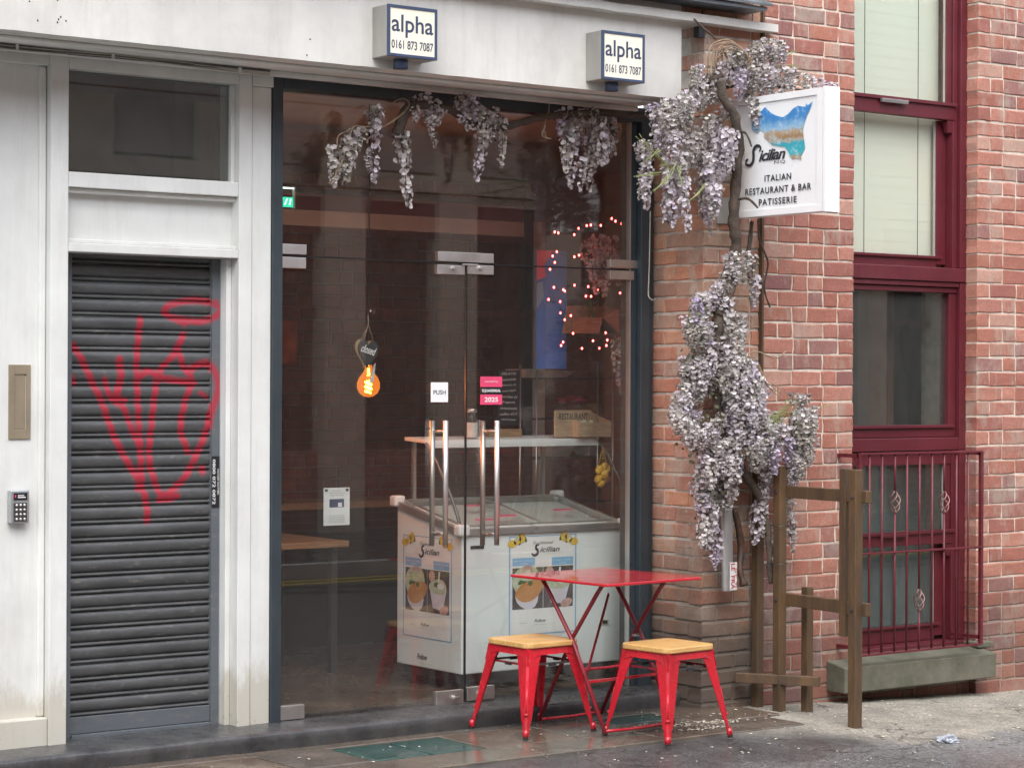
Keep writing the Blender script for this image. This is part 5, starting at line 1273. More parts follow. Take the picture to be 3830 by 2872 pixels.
for q in range(5): limb(W3, 'twig', [(2775 + jj(6), 1320 + q * 4, -.6), (2815 + jj(8), 1345 + jj(14), -.62 + jj(.02)), (2848 + jj(8), 1390 + jj(14), -.63), (2862 + jj(8), 1430 + jj(10), -.62), (2895 + jj(14), 1455 + jj(20), -.62), (2920 + jj(10), 1470 + jj(20), -.62)], (.0032, .002), org, 'twig', 5)
for q in range(14):
    limb(W3, 'twig', [(2860 + jj(30), 1610 + jj(25), -.64), (2910 + jj(18), 1560 + jj(20), -.66 + jj(.03)), (2965 + jj(35), 1515 + jj(35), -.68)], (.0022, .0014), org, 'stem_green', 5)
limb(W3, 'twig', [(2880, 1560, -.64), (2990, 1540, -.66), (3060, 1525, -.7), (3110, 1515, -.72)], (.003, .002), org, 'stem_green', 5)
Z8 = lambda a, b: (2400 + a / 1.4425, 850 + b / 1.4425)
def fill(par, poly, n, kinds, lens, y0, y1, org):
    xs_ = [p[0] for p in poly]; ys_ = [p[1] for p in poly]; k = 0; tries = 0
    while k < n and tries < 5000:
        tries += 1; x, y = random.uniform(min(xs_), max(xs_)), random.uniform(min(ys_), max(ys_)); ins = False
        for i in range(len(poly)):
            (xa_, ya_), (xb_, yb_) = poly[i], poly[i - 1]
            if (ya_ > y) != (yb_ > y) and x < (xb_ - xa_) * (y - ya_) / (yb_ - ya_) + xa_: ins = not ins
        if not ins: continue
        u, v = Z8(x, y); ln = random.uniform(*lens) / 1.4425; hang(par, u, v, ln, random.uniform(y0, y1), random.choice(kinds), org); k += 1
for a, b, ln, kd in [(495, 130, 130, 'mid'), (470, 150, 100, 'short'), (570, 130, 110, 'mid'), (590, 150, 90, 'short'), (540, 190, 120, 'mid'), (500, 210, 110, 'fat'), (450, 240, 110, 'mid'), (600, 230, 190, 'thin'), (615, 260, 180, 'mid'), (420, 290, 140, 'mid'), (400, 320, 130, 'mid'), (440, 300, 170, 'mid')]:
    u, v = Z8(a, b); hang(W3, u, v, ln / 1.4425, -.58, kd, org)
# left lobe, right lobe, middle, lower tongue
fill(W3, [(280, 360), (440, 310), (470, 420), (420, 560), (370, 800), (310, 860), (200, 900), (205, 700), (235, 520)], 46, ['fat', 'mid', 'fat'], (110, 190), -.60, -.50, org)
fill(W3, [(455, 440), (560, 450), (560, 620), (640, 790), (680, 880), (600, 1050), (480, 1100), (450, 850), (430, 650)], 56, ['fat', 'fat', 'mid'], (110, 200), -.68, -.56, org)
fill(W3, [(190, 880), (300, 960), (440, 1000), (520, 1050), (530, 1250), (480, 1380), (340, 1240), (270, 1080), (185, 1000)], 50, ['fat', 'mid', 'fat'], (100, 170), -.66, -.54, org)
fill(W3, [(310, 1200), (400, 1250), (480, 1330), (440, 1400), (390, 1540), (310, 1560), (290, 1350)], 24, ['mid', 'fat'], (120, 200), -.58, -.50, org)
fill(W3, [(570, 900), (690, 960), (760, 1060), (760, 1150), (700, 1220), (580, 1200)], 34, ['fat', 'mid'], (90, 160), -.70, -.60, org)
fill(W3, [(780, 1050), (860, 960), (930, 960), (920, 1080), (870, 1250), (800, 1300)], 34, ['fat', 'mid'], (100, 190), -.72, -.62, org)
fill(W3, [(800, 900), (905, 840), (925, 880), (860, 930)], 4, ['short'], (60, 90), -.68, -.62, org)
fill(W3, [(640, 1180), (700, 1200), (700, 1300), (660, 1330)], 5, ['mid'], (120, 180), -.60, -.56, org)
for a, b, ln, kd in [(660, 1440, 230, 'long'), (640, 1480, 230, 'mid'), (795, 1440, 260, 'long'), (800, 1560, 200, 'thin'), (680, 1600, 200, 'thin'), (790, 1250, 170, 'mid'), (350, 1560, 180, 'mid'), (375, 1700, 150, 'thin'), (390, 1620, 200, 'mid'), (330, 1600, 130, 'short')]:
    u, v = Z8(a, b); hang(W3, u, v, ln / 1.4425, -.57 if a < 700 else -.55, kd, org)
# leaves among the flowers
lf = MB(); rnd = random.Random(3)
for _ in range(900):
    u, v = random.choice(((2620, 1250), (2580, 1550), (2640, 1650), (2640, 1850), (2820, 1620), (2700, 1450)))
    p = W(u + rnd.gauss(0, 24), v + rnd.gauss(0, 70), rnd.uniform(-.60, -.50)); n_ = Vector((rnd.uniform(-1, 1), -1, rnd.uniform(-1, 1))); petal(lf, p - org, n_, rnd.uniform(.008, .014), rnd)
tagp(lf.build('dry_leaves', M['dry_leaf'], W3), kind='stuff')

# =================================================================== INTERIOR
def room():
    x0, x1, y1, z1 = 5.39, 9.6, 4.2, 3.16
    e = empty('shop_room', (0, 0, 0), 'dim interior of the gelato shop', kind='structure')
    bx('shop_floor', M['floor_dark'], x0, x1, .09, y1, .05, .088, e)
    bx('shop_ceiling', M['ceiling'], x0, x1, .085, y1, z1, z1 + .04, e)
    bx('side_wall', M['ceiling'], x0 - .05, x0, .09, y1, .05, z1, e)
    bx('side_wall', M['inner_brick'], x1, x1 + .05, .09, y1, .05, z1, e)
    jb = MB(); br_ = []; z = .09; k = 0
    while z < z1 - .05:
        for (x, wd, kd) in row_layout(x0, x1, k): br_.append(((x, y1 - .1, z), wd, kd))
        z += COURSE; k += 1
    lay(e, jb, br_, M['inner_brick'], None, 'front', 0)
    tagp(jb.build('brickwork', M['inner_brick'], e), kind='stuff')
    bx('mortar', M['ceiling'], x0, x1, y1 - .092, y1 - .02, .05, z1, e)
    return e
room()
# lobby screen
SCN = empty('lobby_frame', (0, 0, 0), 'dark lobby frame with a pale band across the shop interior', 'frame')
yb = 1.3
x0_, x1_ = W(1000, 800, yb).x, W(1960, 830, yb).x
bx('band', M['band_pale'], x0_, x1_, yb, yb + .04, W(1500, 862, yb).z, W(1500, 806, yb).z, SCN)
bx('header', M['dark_red_paint'], x0_, x1_, yb, yb + .05, W(1500, 806, yb).z + .002, W(1500, 745, yb).z, SCN)
bx('header_rail', M['black'], x0_, x1_ + .09, yb - .01, yb + .05, W(1500, 745, yb).z + .002, W(1500, 725, yb).z, SCN)
bx('post', M['blue_frame'], x1_ + .002, x1_ + .062, yb - .01, yb + .05, .09, W(1500, 725, yb).z, SCN)
bx('post', M['band_pale'], x1_ + .07, x1_ + .16, yb + .0, yb + .05, .09, W(1500, 800, yb).z, SCN)
# exit sign
a, b = W(1046, 736, .9), W(1096, 776, .9)
EX = empty('exit_sign', (a.x - .1, .9, b.z), 'green and white emergency exit sign behind the left edge of the glass', 'sign')
wd, hg = b.x - a.x + .1, a.z - b.z
bx('panel', M['exit_green'], 0, wd, 0, .012, 0, hg, EX); 
mb = MB()
for q in ((.55, .62), (.70, .78), (.86, .9)): mb.hexa([(wd * q[0], -.001, hg * .2), (wd * q[0] + .008, -.001, hg * .2), (wd * q[0] + .008, 0, hg * .2), (wd * q[0], 0, hg * .2), (wd * q[1], -.001, hg * .85), (wd * q[1] + .008, -.001, hg * .85), (wd * q[1] + .008, 0, hg * .85), (wd * q[1], 0, hg * .85)])
mb.build('running_figure', M['exit_white'], EX); bx('lamp_strip', M['exit_white'], 0, wd + .005, .0, .02, hg + .045, hg + .052, EX)
bx('end_cap', M['paper'], wd + .008, wd + .014, 0, .02, -.005, hg + .055, EX)

# freezer
FXX, FYY, FZZ = 6.63, .25, .19
FR = empty('gelato_freezer', (FXX, FYY, .09), 'white gelato display freezer with sloping glass lids and posters', 'freezer')
fw, fd, h0, h1, fb = 1.09, .61, .85, .975, .10
mb = MB(); mb.hexa([(0, 0, fb), (fw, 0, fb), (fw, fd, fb), (0, fd, fb), (0, 0, h0 - .03), (fw, 0, h0 - .03), (fw, fd, h1 - .03), (0, fd, h1 - .03)]); mb.build('body', M['freezer_white'], FR, bev=.006)
sl_ = (h1 - h0) / fd
def topz(y): return h0 + sl_ * y
mb = MB(); t = .03
def bar(p, q, w_, h_): mb.beam(p, q, w_, h_)
mb.beam((0, .0, topz(0) - .012), (fw, .0, topz(0) - .012), .03, .034); mb.beam((0, fd, topz(fd) - .012), (fw, fd, topz(fd) - .012), .03, .034)
mb.beam((0, 0, topz(0) - .012), (0, fd, topz(fd) - .012), .03, .034); mb.beam((fw, 0, topz(0) - .012), (fw, fd, topz(fd) - .012), .03, .034)
mb.build('rim', M['alum'], FR, bev=.003)
mb = MB(); mb.beam((.04, .03, topz(.03) + .012), (fw - .04, .03, topz(.03) + .012), .02, .008).beam((.04, fd - .03, topz(fd - .03) + .012), (fw - .04, fd - .03, topz(fd - .03) + .012), .02, .008).beam((.55, .03, topz(.03) + .012), (.55, fd - .03, topz(fd - .03) + .012), .018, .008).beam((.03, .03, topz(.03) + .012), (.03, fd - .03, topz(fd - .03) + .012), .018, .008).beam((fw - .03, .03, topz(.03) + .012), (fw - .03, fd - .03, topz(fd - .03) + .012), .018, .008)
mb.build('lid_frame', M['alum'], FR)
for (xa_, xb_) in ((.04, .54), (.56, fw - .04)):
    MB().hexa([(xa_, .04, topz(.04) + .004), (xb_, .04, topz(.04) + .004), (xb_, fd - .04, topz(fd - .04) + .004), (xa_, fd - .04, topz(fd - .04) + .004), (xa_, .04, topz(.04) + .010), (xb_, .04, topz(.04) + .010), (xb_, fd - .04, topz(fd - .04) + .010), (xa_, fd - .04, topz(fd - .04) + .010)]).build('glass_lid', M['clear_glass'], FR)
bx('tub_floor', M['void'], .03, fw - .03, .03, fd - .03, h0 - .16, h0 - .028, FR)
for (x_, y_) in ((.18, .12), (.36, .18), (.30, .4), (.80, .25)): MB().hexa([(x_, y_, topz(y_) + .014), (x_ + .13, y_, topz(y_) + .014), (x_ + .13, y_ + .025, topz(y_ + .025) + .014), (x_, y_ + .025, topz(y_ + .025) + .014), (x_, y_, topz(y_) + .016), (x_ + .13, y_, topz(y_) + .016), (x_ + .13, y_ + .025, topz(y_ + .025) + .016), (x_, y_ + .025, topz(y_ + .025) + .016)]).build('red_sticker', M['pink'], FR)
cm = MB().box(-.035, .035, -.03, .03, -.03, .03).mesh('corner_cap', M['sign_white'])
for (x_, y_) in ((0, 0), (fw, 0), (0, fd), (fw, fd)):
    o = inst('corner_cap', cm, FR, (x_, y_, topz(y_) - .0)); md = o.modifiers.new('bevel', 'BEVEL'); md.width = .012; md.segments = 2
bx('chassis', M['black'], .03, fw - .03, .04, fd - .03, .05, fb - .002, FR)
for (x_, y_) in ((.07, .08), (fw - .07, .08), (.07, fd - .08), (fw - .07, fd - .08)): MB().tube([(x_ - .012, y_, .026), (x_ + .012, y_, .026)], .026, 12).build('castor', M['dark_steel'], FR)
bx('thermometer', M['cream'], W(2248, 2300, FYY).x - FXX, W(2275, 2300, FYY).x - FXX, -.004, 0, W(2260, 2335, FYY).z - .09, W(2260, 2315, FYY).z - .09, FR)
bx('thermometer_screen', M['black'], W(2253, 2300, FYY).x - FXX, W(2270, 2300, FYY).x - FXX, -.006, -.0045, W(2260, 2331, FYY).z - .09, W(2260, 2319, FYY).z - .09, FR)
bx('vent', M['black'], .055, .14, -.003, 0, h0 - .10, h0 - .083, FR)
def ell(mb, cx_, cy_, rx, ry, z, rot=0, n=18, wob=0.0):
    pts = []
    for i in range(n):
        a = 2 * math.pi * i / n; k = 1 + wob * math.sin(3 * a + cx_ * 50); x_, y_ = rx * math.cos(a) * k, ry * math.sin(a) * k; c, s2 = math.cos(rot), math.sin(rot); pts.append((cx_ + x_ * c - y_ * s2, cy_ + x_ * s2 + y_ * c, z))
    mb.poly(pts)
PMATS = ['paper', 'light_blue', 'photo_dark', 'cream', 'bun', 'pinkish', 'cup', 'lemon', 'leaf_green', 'white_ink', 'grey_stucco']
def poster(name, loc, rot, par, w_, h_):
    """gelato poster, local x right, y up, origin bottom left"""
    mb = MB(); ix = {k: i for i, k in enumerate(PMATS)}
    def rect(m, x0, y0, x1, y1, z): mb.cur = ix[m]; mb.poly([(x0 * w_, y0 * h_, z), (x1 * w_, y0 * h_, z), (x1 * w_, y1 * h_, z), (x0 * w_, y1 * h_, z)])
    rect('white_ink', 0, 0, 1, 1, .0006)
    for r_ in ((0, .0, 1, .008), (0, .992, 1, 1), (0, .008, .018, .992), (.982, .008, 1, .992)): rect('light_blue', *r_, .0010)
    rect('light_blue', .05, .70, .38, .78, .0010); rect('light_blue', .63, .69, .95, .77, .0010)
    rect('photo_dark', .05, .26, .50, .68, .0010); rect('photo_dark', .505, .26, .95, .68, .0010)
    e_ = lambda m, x, y, rx, ry, z, rot=0, wob=0: (setattr(mb, 'cur', ix[m]), ell(mb, x * w_, y * h_, rx * w_, ry * w_, z, rot, wob=wob))
    e_('pinkish', .24, .34, .10, .08, .0013, .3, .1); e_('cup', .27, .40, .17, .17, .0014, .5, .05)
    e_('cream', .26, .53, .20, .21, .0016, .2, .06); e_('bun', .30, .445, .21, .12, .0019, .35, .04); e_('pinkish', .27, .63, .08, .09, .0021, 0, .1); e_('leaf_green', .20, .55, .07, .04, .0022, .5, .2); e_('cream', .24, .60, .09, .06, .0023, .4, .1); e_('leaf_green', .31, .52, .035, .03, .0024)
    mb.cur = ix['cup']; mb.poly([(.62 * w_, .31 * h_, .0014), (.82 * w_, .29 * h_, .0014), (.90 * w_, .50 * h_, .0014), (.55 * w_, .51 * h_, .0014)])
    e_('cream', .725, .52, .18, .09, .0016, 0, .05); e_('leaf_green', .70, .54, .06, .03, .0018); e_('white_ink', .78, .53, .07, .035, .0019); e_('pinkish', .60, .62, .06, .07, .0017); e_('pinkish', .85, .30, .09, .05, .0017, .3)
    mb.cur = ix['white_ink']; mb.poly([(.72 * w_, .56 * h_, .002), (.75 * w_, .56 * h_, .002), (.77 * w_, .67 * h_, .002), (.74 * w_, .67 * h_, .002)])
    for sx_, cx_ in ((1, .06), (-1, .94)):
        for dx, dy, rr in ((-.02, .0, 0), (.06, .035, .8), (.13, .055, 1.4)):
            e_('leaf_green', cx_ + sx_ * (dx + .03), .955 + dy - .03, .06, .025, .0020, sx_ * (rr + .8)); e_('lemon', cx_ + sx_ * dx, .945 + dy - .02, .062, .045, .0024, sx_ * rr)
        e_('cream', cx_ + sx_ * .05, .975, .028, .035, .0026)
    o = mb.build(name, [M[k] for k in PMATS], par, loc=loc, rot=rot)
    L = lambda t, x, y, ww, hh, m='ink', **kw: letter('lettering', t, ww * w_, hh * h_, M[m], (x * w_, y * h_, .0016), (0, 0, 0), o, **kw)
    L('icilian', .60, .855, .30, .055, shear=.35, offset=.02); L('Traditional', .50, .925, .30, .03, shear=.4); L('GELATO', .66, .815, .26, .014, 'grey_stucco')
    L('Brioche con Gelato', .215, .75, .28, .014, 'white_ink'); L('Coppa Gelato', .79, .74, .26, .014, 'white_ink'); L('£7.50', .215, .72, .10, .014, 'white_ink'); L('£5.50', .79, .71, .10, .014, 'white_ink')
    L('Follow', .46, .135, .18, .032, shear=.4, offset=.015); L('@siciliannq', .52, .095, .30, .010, 'grey_stucco'); L('TripAdvisor', .20, .12, .10, .010)
    mb = MB(); sc_ = w_
    ribbon(mb, [(.44 * w_, .905 * h_), (.40 * w_, .90 * h_), (.395 * w_, .87 * h_), (.42 * w_, .845 * h_), (.41 * w_, .81 * h_), (.36 * w_, .80 * h_), (.33 * w_, .825 * h_)], .012); mb.build('lettering', M['ink'], o, loc=(0, 0, .0017))
    return o
a = W(1902, 2378, FYY); b = W(2155, 1995, FYY)
poster('poster', (a.x - FXX, -.001, a.z - .09), FRONT, FR, b.x - a.x, b.z - a.z)
# side poster (on the left flank)
def flank(u, v):
    d = ray(u, v); k = (FXX - CX) / d.x; return CY + d.y * k, CZ + d.z * k
ya, za = flank(1508, 2372); yb_, zb_ = flank(1690, 2400); yt, zt_ = flank(1508, 1997)
poster('poster', (-.001, ya - FYY, za - .09), LEFTF, FR, ya - yb_, zt_ - za)
ym, zm_ = flank(1580, 2455)
letter('lettering', 'Follow', .10, .032, M['ink'], (-.0015, ym - FYY, zm_ - .09), LEFTF, FR, shear=.4, offset=.015)
letter('lettering', '@siciliannq', .12, .008, M['grey_stucco'], (-.0015, ym - FYY - .03, zm_ - .125), LEFTF, FR)
# sneeze guard and shelf
shz = W(2230, 1640, .72).z
x_s0, x_s1 = W(1683, 1640, .66).x, W(2233, 1640, .66).x
mb = MB(); mb.hexa([(-.0 + .05, .40, shz - .09 - .012), (x_s1 - FXX, .40, shz - .09 - .012), (x_s1 - FXX - .05, .62, shz - .09 - .0), (.05, .62, shz - .09 - .0), (.05, .40, shz - .09 + .004), (x_s1 - FXX, .40, shz - .09 + .004), (x_s1 - FXX - .05, .62, shz - .09 + .02), (.05, .62, shz - .09 + .02)])
mb.build('canopy_shelf', M['freezer_white'], FR, bev=.003)
mb = MB(); mb.box(.05, x_s1 - FXX, .395, .401, shz - .09 - .035, shz - .09 + .006); mb.build('canopy_edge', M['freezer_white'], FR)
crv = [(.40, shz - .10), (.33, shz - .16), (.25, shz - .26), (.16, shz - .38), (.08, h0 + .02)]
for xx in (.045, x_s1 - FXX + .004): MB().tube(catmull([(xx, y_, z_) for y_, z_ in crv], 4), .009, 8).build('guard_bar', M['dark_steel'], FR, smooth=True)
mb = MB(); cc = catmull([(0, y_, z_) for y_, z_ in crv], 4)
for p in cc: mb.v += [(.05, p[1], p[2]), (x_s1 - FXX, p[1], p[2])]
for i in range(len(cc) - 1): a = 2 * i; mb.face([a, a + 1, a + 3, a + 2])
mb.build('guard_glass', M['clear_glass'], FR, smooth=True)
for xx in (.10, .98): MB().beam((xx, .60, h1 - .02), (xx, .60, shz - .095), .02, .02).build('guard_post', M['alum'], FR)

# things on the shelf
ys = .78; zs = shz + .013
def place(u, y): return W(u, 1600, y).x
x_, X2 = place(2031, .78), place(2178, .78)
CR = empty('restaurant_crate', (x_, .74, zs), 'pale wooden crate lettered RESTAURANT on the freezer canopy', 'crate')
wd = place(2212, .78) - x_; sd_ = wd * .36
mb = MB(); mb.prism([(0, 0), (wd * .86, 0), (wd * .86, .10), (wd * .74, .150), (0, .150)], -.07, -.058); mb.build('lettered_board', M['crate_wood'], CR, bev=.002)
bx('front_board', M['crate_wood'], sd_ + .012, wd, -.128, -.116, 0, .082, CR, bev=.002)
bx('crate_base', M['crate_wood'], sd_ + .012, wd, -.116, -.07, 0, .01, CR)
mb = MB(); mb.hexa([(sd_, -.128, 0), (sd_ + .012, -.128, 0), (sd_ + .012, -.07, 0), (sd_, -.07, 0), (sd_, -.128, .082), (sd_ + .012, -.128, .082), (sd_ + .012, -.07, .10), (sd_, -.07, .10)]); mb.build('side_board', M['crate_wood'], CR)
mb = MB(); mb.hexa([(wd, -.128, 0), (wd + .01, -.128, 0), (wd + .01, 0, 0), (wd, 0, 0), (wd, -.128, .085), (wd + .01, -.128, .085), (wd * .9, 0, .14), (wd * .88, 0, .14)]); mb.build('side_board', M['crate_wood'], CR)
letter('lettering', '-RESTAURANT', wd * .62, .036, M['ink'], (wd * .36, -.0712, .115), FRONT, CR, offset=.015)
for q in range(4): MB().ball((sd_ + .04 + q * .025, -.094, .075 + .008 * (q % 2)), .016, 6, .8).build('bread_roll', M['cream'], CR, smooth=True)
x_ = place(1752, .70); JR = empty('glass_jar', (x_ + .035, .72, zs), 'clear lidded glass jar standing beside the door handle', 'jar')
MB().lathe([(.036, 0), (.040, .01), (.040, .10), (.026, .125), (.026, .14)], (0, 0, 0), 18).build('jar_body', M['clear_glass'], JR, smooth=True)
MB().lathe([(.030, .141), (.030, .158), (.01, .165)], (0, 0, 0), 18).build('lid', M['steel'], JR, smooth=True); MB().lathe([(.034, .005), (.034, .085)], (0, 0, 0), 16).build('contents', M['paper'], JR)
x_ = place(1822, .8); TBX = bx('wooden_tray', M['plywood'], 0, place(1945, .8) - x_, 0, .08, 0, .045, None, bev=.002); TBX.location = (x_, .78, zs); tagp(TBX, 'small orange wooden tray on the canopy below the chalkboard', 'tray')
x_ = place(1862, .95); zz_ = W(1880, 1590, .95).z
CH = empty('chalkboard_menu', (x_, .95, zz_), 'black chalkboard menu with white handwriting behind the award sticker', 'menu')
cw, ch_ = place(1944, .95) - x_, W(1880, 1385, .95).z - zz_
bx('board', M['chalk_black'], 0, cw, 0, .01, 0, ch_, CH)
for k, t in enumerate(('GELATO', 'nocciola', 'pistacchio £3', 'limone (vegan)', 'cioccolato £3', 'fragola', 'stracciatella', 'coffee £2.5', 'cannoli (new)')):
    letter('chalk_writing', t, cw * random.uniform(.55, .85), ch_ * .045, M['white_ink'], (cw * .48, -.001, ch_ * (.94 - .105 * k)), (R(90), R(random.uniform(-4, 4)), 0), CH, shear=.3)
# wire rack
RKx = [place(u, 1.15) for u in (1945, 2006, 2235, 2292)]
RK = empty('wire_rack', (RKx[0], 1.15, .09), 'chrome wire shelving rack behind the freezer', 'rack')
for xx in RKx[:1] + RKx[1:]: MB().tube([(xx - RKx[0], 0, 0), (xx - RKx[0], 0, W(2235, 1365, 1.15).z - .09)], .007, 8).build('upright', M['alum'], RK, smooth=True)
for v_ in (1417, 1567, 1712, 1880):
    z_ = W(2100, v_, 1.15).z - .09; mb = MB(); mb.beam((0, 0, z_), (RKx[3] - RKx[0], 0, z_), .006, .010); mb.beam((0, .35, z_), (RKx[3] - RKx[0], .35, z_), .006, .006)
    for q in range(14): mb.beam(((RKx[3] - RKx[0]) * q / 13, 0, z_ + .004), ((RKx[3] - RKx[0]) * q / 13, .35, z_ + .004), .003, .003)
    mb.build('wire_shelf', M['dark_steel'], RK)
def tray_at(u0, v0, u1, v1, y, mat, label, nm='takeaway_tray', cat='tray', grp=None):
    a, b = W(u0, v0, y), W(u1, v1, y); e = empty(nm, (a.x, y, b.z), label, cat, grp); wd_, hg_ = b.x - a.x, a.z - b.z
    mb = MB(); mb.hexa([(wd_ * .15, .04, 0), (wd_ * .85, .04, 0), (wd_ * .85, .15, 0), (wd_ * .15, .15, 0), (0, 0, hg_), (wd_, 0, hg_), (wd_, .19, hg_), (0, .19, hg_)]); mb.build('tub', mat, e, bev=.004)
    bx('rim', mat, -.006, wd_ + .006, -.006, .196, hg_, hg_ + .006, e); return e
tray_at(1968, 1384, 2032, 1414, 1.2, M['paper'], 'square white foam tub on the top wire shelf'); tray_at(2045, 1390, 2148, 1412, 1.18, M['paper'], 'long shallow white foam tray on the top wire shelf')
tray_at(2062, 1664, 2158, 1710, 1.2, M['band_pale'], 'grey food tub on the lower wire shelf behind the canopy'); tray_at(2205, 1664, 2290, 1710, 1.22, M['band_pale'], 'grey food tub on the lower wire shelf near the lemons')
x_ = place(2198, 1.1); BX = bx('wicker_box', M['plywood'], 0, place(2280, 1.1) - x_, 0, .12, 0, .085, None, bev=.003); BX.location = (x_, 1.17, W(2240, 1567, 1.15).z + .006); tagp(BX, 'brown wicker box on the wire shelf right of the RESTAURANT crate', 'box')
me = bpy.data.meshes.new('red_cloth'); bm = bmesh.new(); bmesh.ops.create_icosphere(bm, subdivisions=3, radius=.07)
for vv in bm.verts: vv.co *= 1 + .35 * noise.noise(vv.co * 22); vv.co.z *= .35; vv.co.x *= 1.3
bm.to_mesh(me); bm.free(); me.materials.append(M['red_cloth']); o = bpy.data.objects.new('red_cloth', me); COL.objects.link(o); o.location = W(2140, 1497, 1.2); tagp(o, 'crumpled dark red cloth heaped behind the RESTAURANT crate', 'cloth')
# lemons in a net
c = W(2254, 1770, .60); LN = empty('net_of_lemons', c, 'net bag of lemons hanging at the right end of the freezer canopy', 'fruit')
lm = MB().ball((0, 0, 0), .024, 8, 1.2).mesh('lemon', M['lemon'], True)
for dx, dy, dz in ((-.022, 0, .02), (.02, -.01, .022), (0, -.02, -.005), (-.02, .01, -.03), (.02, .0, -.028), (0, .01, -.055), (0, -.012, .035)): inst('lemon', lm, LN, (dx, dy, dz), (random.random(), random.random(), 0))
mb = MB()
for q in range(6): a = q * 1.05; mb.tube([(.03 * math.cos(a), .03 * math.sin(a), .04), (.015 * math.cos(a), .015 * math.sin(a), .09), (0, 0, .15)], .0012, 4)
mb.build('net', M['lemon'], LN)
# planter box with green stems
a, b = W(2148, 1245, .75), W(2318, 1190, .75)
PX = empty('planter_box', (a.x, .75, a.z), 'wooden planter box with green stems among red fairy lights', 'planter')
wd, hg = b.x - a.x, b.z - a.z
mb = MB(); mb.hexa([(0, 0, 0), (wd, 0, 0), (wd, .012, 0), (0, .012, 0), (-.01, 0, hg), (wd * .62, 0, hg), (wd * .62, .012, hg), (-.01, .012, hg)]); mb.build('front_board', M['plywood'], PX)
mb = MB(); mb.hexa([(wd * .55, .0, hg * .0), (wd, .0, 0), (wd, .13, 0), (wd * .55, .13, 0), (wd * .62, 0, hg), (wd * .98, 0, hg * 1.6), (wd * .98, .13, hg * 1.6), (wd * .62, .13, hg)]); mb.build('end_board', M['plywood'], PX)
mb = MB(); mb.hexa([(0, .10, 0), (wd, .10, 0), (wd, .112, 0), (0, .112, 0), (.03, .10, hg * 1.75), (wd * .98, .10, hg * 1.75), (wd * .98, .112, hg * 1.75), (.03, .112, hg * 1.75)]); mb.build('back_board', M['plywood'], PX)
rnd = random.Random(5)
for q in range(9):
    x0q = wd * rnd.uniform(.3, .6); tip = (x0q + rnd.uniform(-.08, .11), .02 + rnd.uniform(0, .05), hg + rnd.uniform(.06, .17)); MB().tube([(x0q, .05, hg * .6), ((x0q + tip[0]) / 2 + rnd.uniform(-.02, .02), .04, hg + .05), tip], [.004, .0035, .002], 6).build('stem', S('fresh_green%d' % q, (.10, .26, .07), .5), PX, smooth=True)
mb = MB(); bxp = W(2085, 1300, 1.45)
# poster on the inner wall
a, b = W(2008, 935, .95), W(2118, 1380, .95)
PO = empty('blue_wall_poster', (a.x, .95, b.z), 'tall blue poster with a pink corner behind the fairy lights', 'poster')
wd, hg = b.x - a.x, a.z - b.z
bx('sheet', M['poster_blue'], 0, wd, 0, .008, 0, hg, PO)
mb = MB(); mb.poly([(0, -.001, hg), (wd * .55, -.001, hg), (wd * .25, -.001, hg * .88), (wd * .3, -.001, hg * .78), (0, -.001, hg * .74)][::-1]); mb.build('pink_shape', M['pink'], PO)
mb = MB(); mb.poly([(0, -.001, hg * .72), (wd * .2, -.001, hg * .74), (wd * .24, -.001, hg * .6), (0, -.001, hg * .5)][::-1]); mb.build('pale_shape', M['light_blue'], PO)
# fairy lights
fl = [(484, 465), (520, 475), (685, 493), (730, 428), (815, 400), (857, 393), (960, 398), (1073, 327), (1112, 353), (1175, 380), (1207, 518), (1215, 625), (945, 660), (1085, 688), (735, 705), (687, 722), (505, 670), (462, 713), (484, 780), (435, 850), (688, 1015), (830, 1030), (928, 1060), (806, 1128), (860, 1130), (475, 1037), (572, 1062), (588, 1075), (420, 1163), (540, 1185), (543, 1302), (587, 1372), (650, 1330), (1160, 1096), (1177, 1127), (1208, 1175), (673, 1513), (1010, 1507), (1207, 1532), (880, 1590), (1027, 1582), (570, 1603), (550, 1638), (1018, 1638), (765, 1668), (945, 1665)]
org = W(2150, 1050, .62); FL = empty('fairy_lights', org, 'loose ring of small glowing red fairy lights behind the right door', 'fairy lights')
bm_ = MB().ball((0, 0, 0), .0052, 6, 1.4).mesh('light_bulb', M['fairy'], True)
wire = []
for a, b in fl:
    p = W(1900 + a / 2.766, 700 + b / 2.766, .62 + random.uniform(-.03, .03)); inst('light_bulb', bm_, FL, p - org); wire.append(p - org)
for i in range(0, len(wire) - 1):
    if (wire[i] - wire[i + 1]).length < .25:
        m_ = (wire[i] + wire[i + 1]) / 2 + Vector((0, 0, -.01)); MB().tube([wire[i], m_, wire[i + 1]], .0012, 4, False).build('wire', M['black'], FL)
# modelled racemes behind the glass, standing in for the wisteria's reflection
org = W(2230, 900, .55); HP = empty('reflected_flowers', org, 'flower bunch above the planter, modelled for the wisteria reflected in the right door', 'plant')
for u, v, ln, kd in ((2210, 900, 150, 'fat'), (2245, 880, 170, 'fat'), (2290, 890, 160, 'mid'), (2225, 980, 120, 'mid'), (2260, 1000, 110, 'mid'), (2300, 960, 110, 'mid')): hang(HP, u, v, ln, .58, kd, org)
org = W(2320, 1270, .3); HQ = empty('reflected_garland', org, 'thin flower garland next to the right frame, modelled for wisteria reflected in the door', 'plant')  # added racemes for the reflected wisteria beside the frame
for u, v, ln, kd in ((2318, 1262, 130, 'mid'), (2324, 1350, 120, 'mid'), (2322, 1420, 90, 'thin')): hang(HQ, u, v, ln, .3, kd, org)
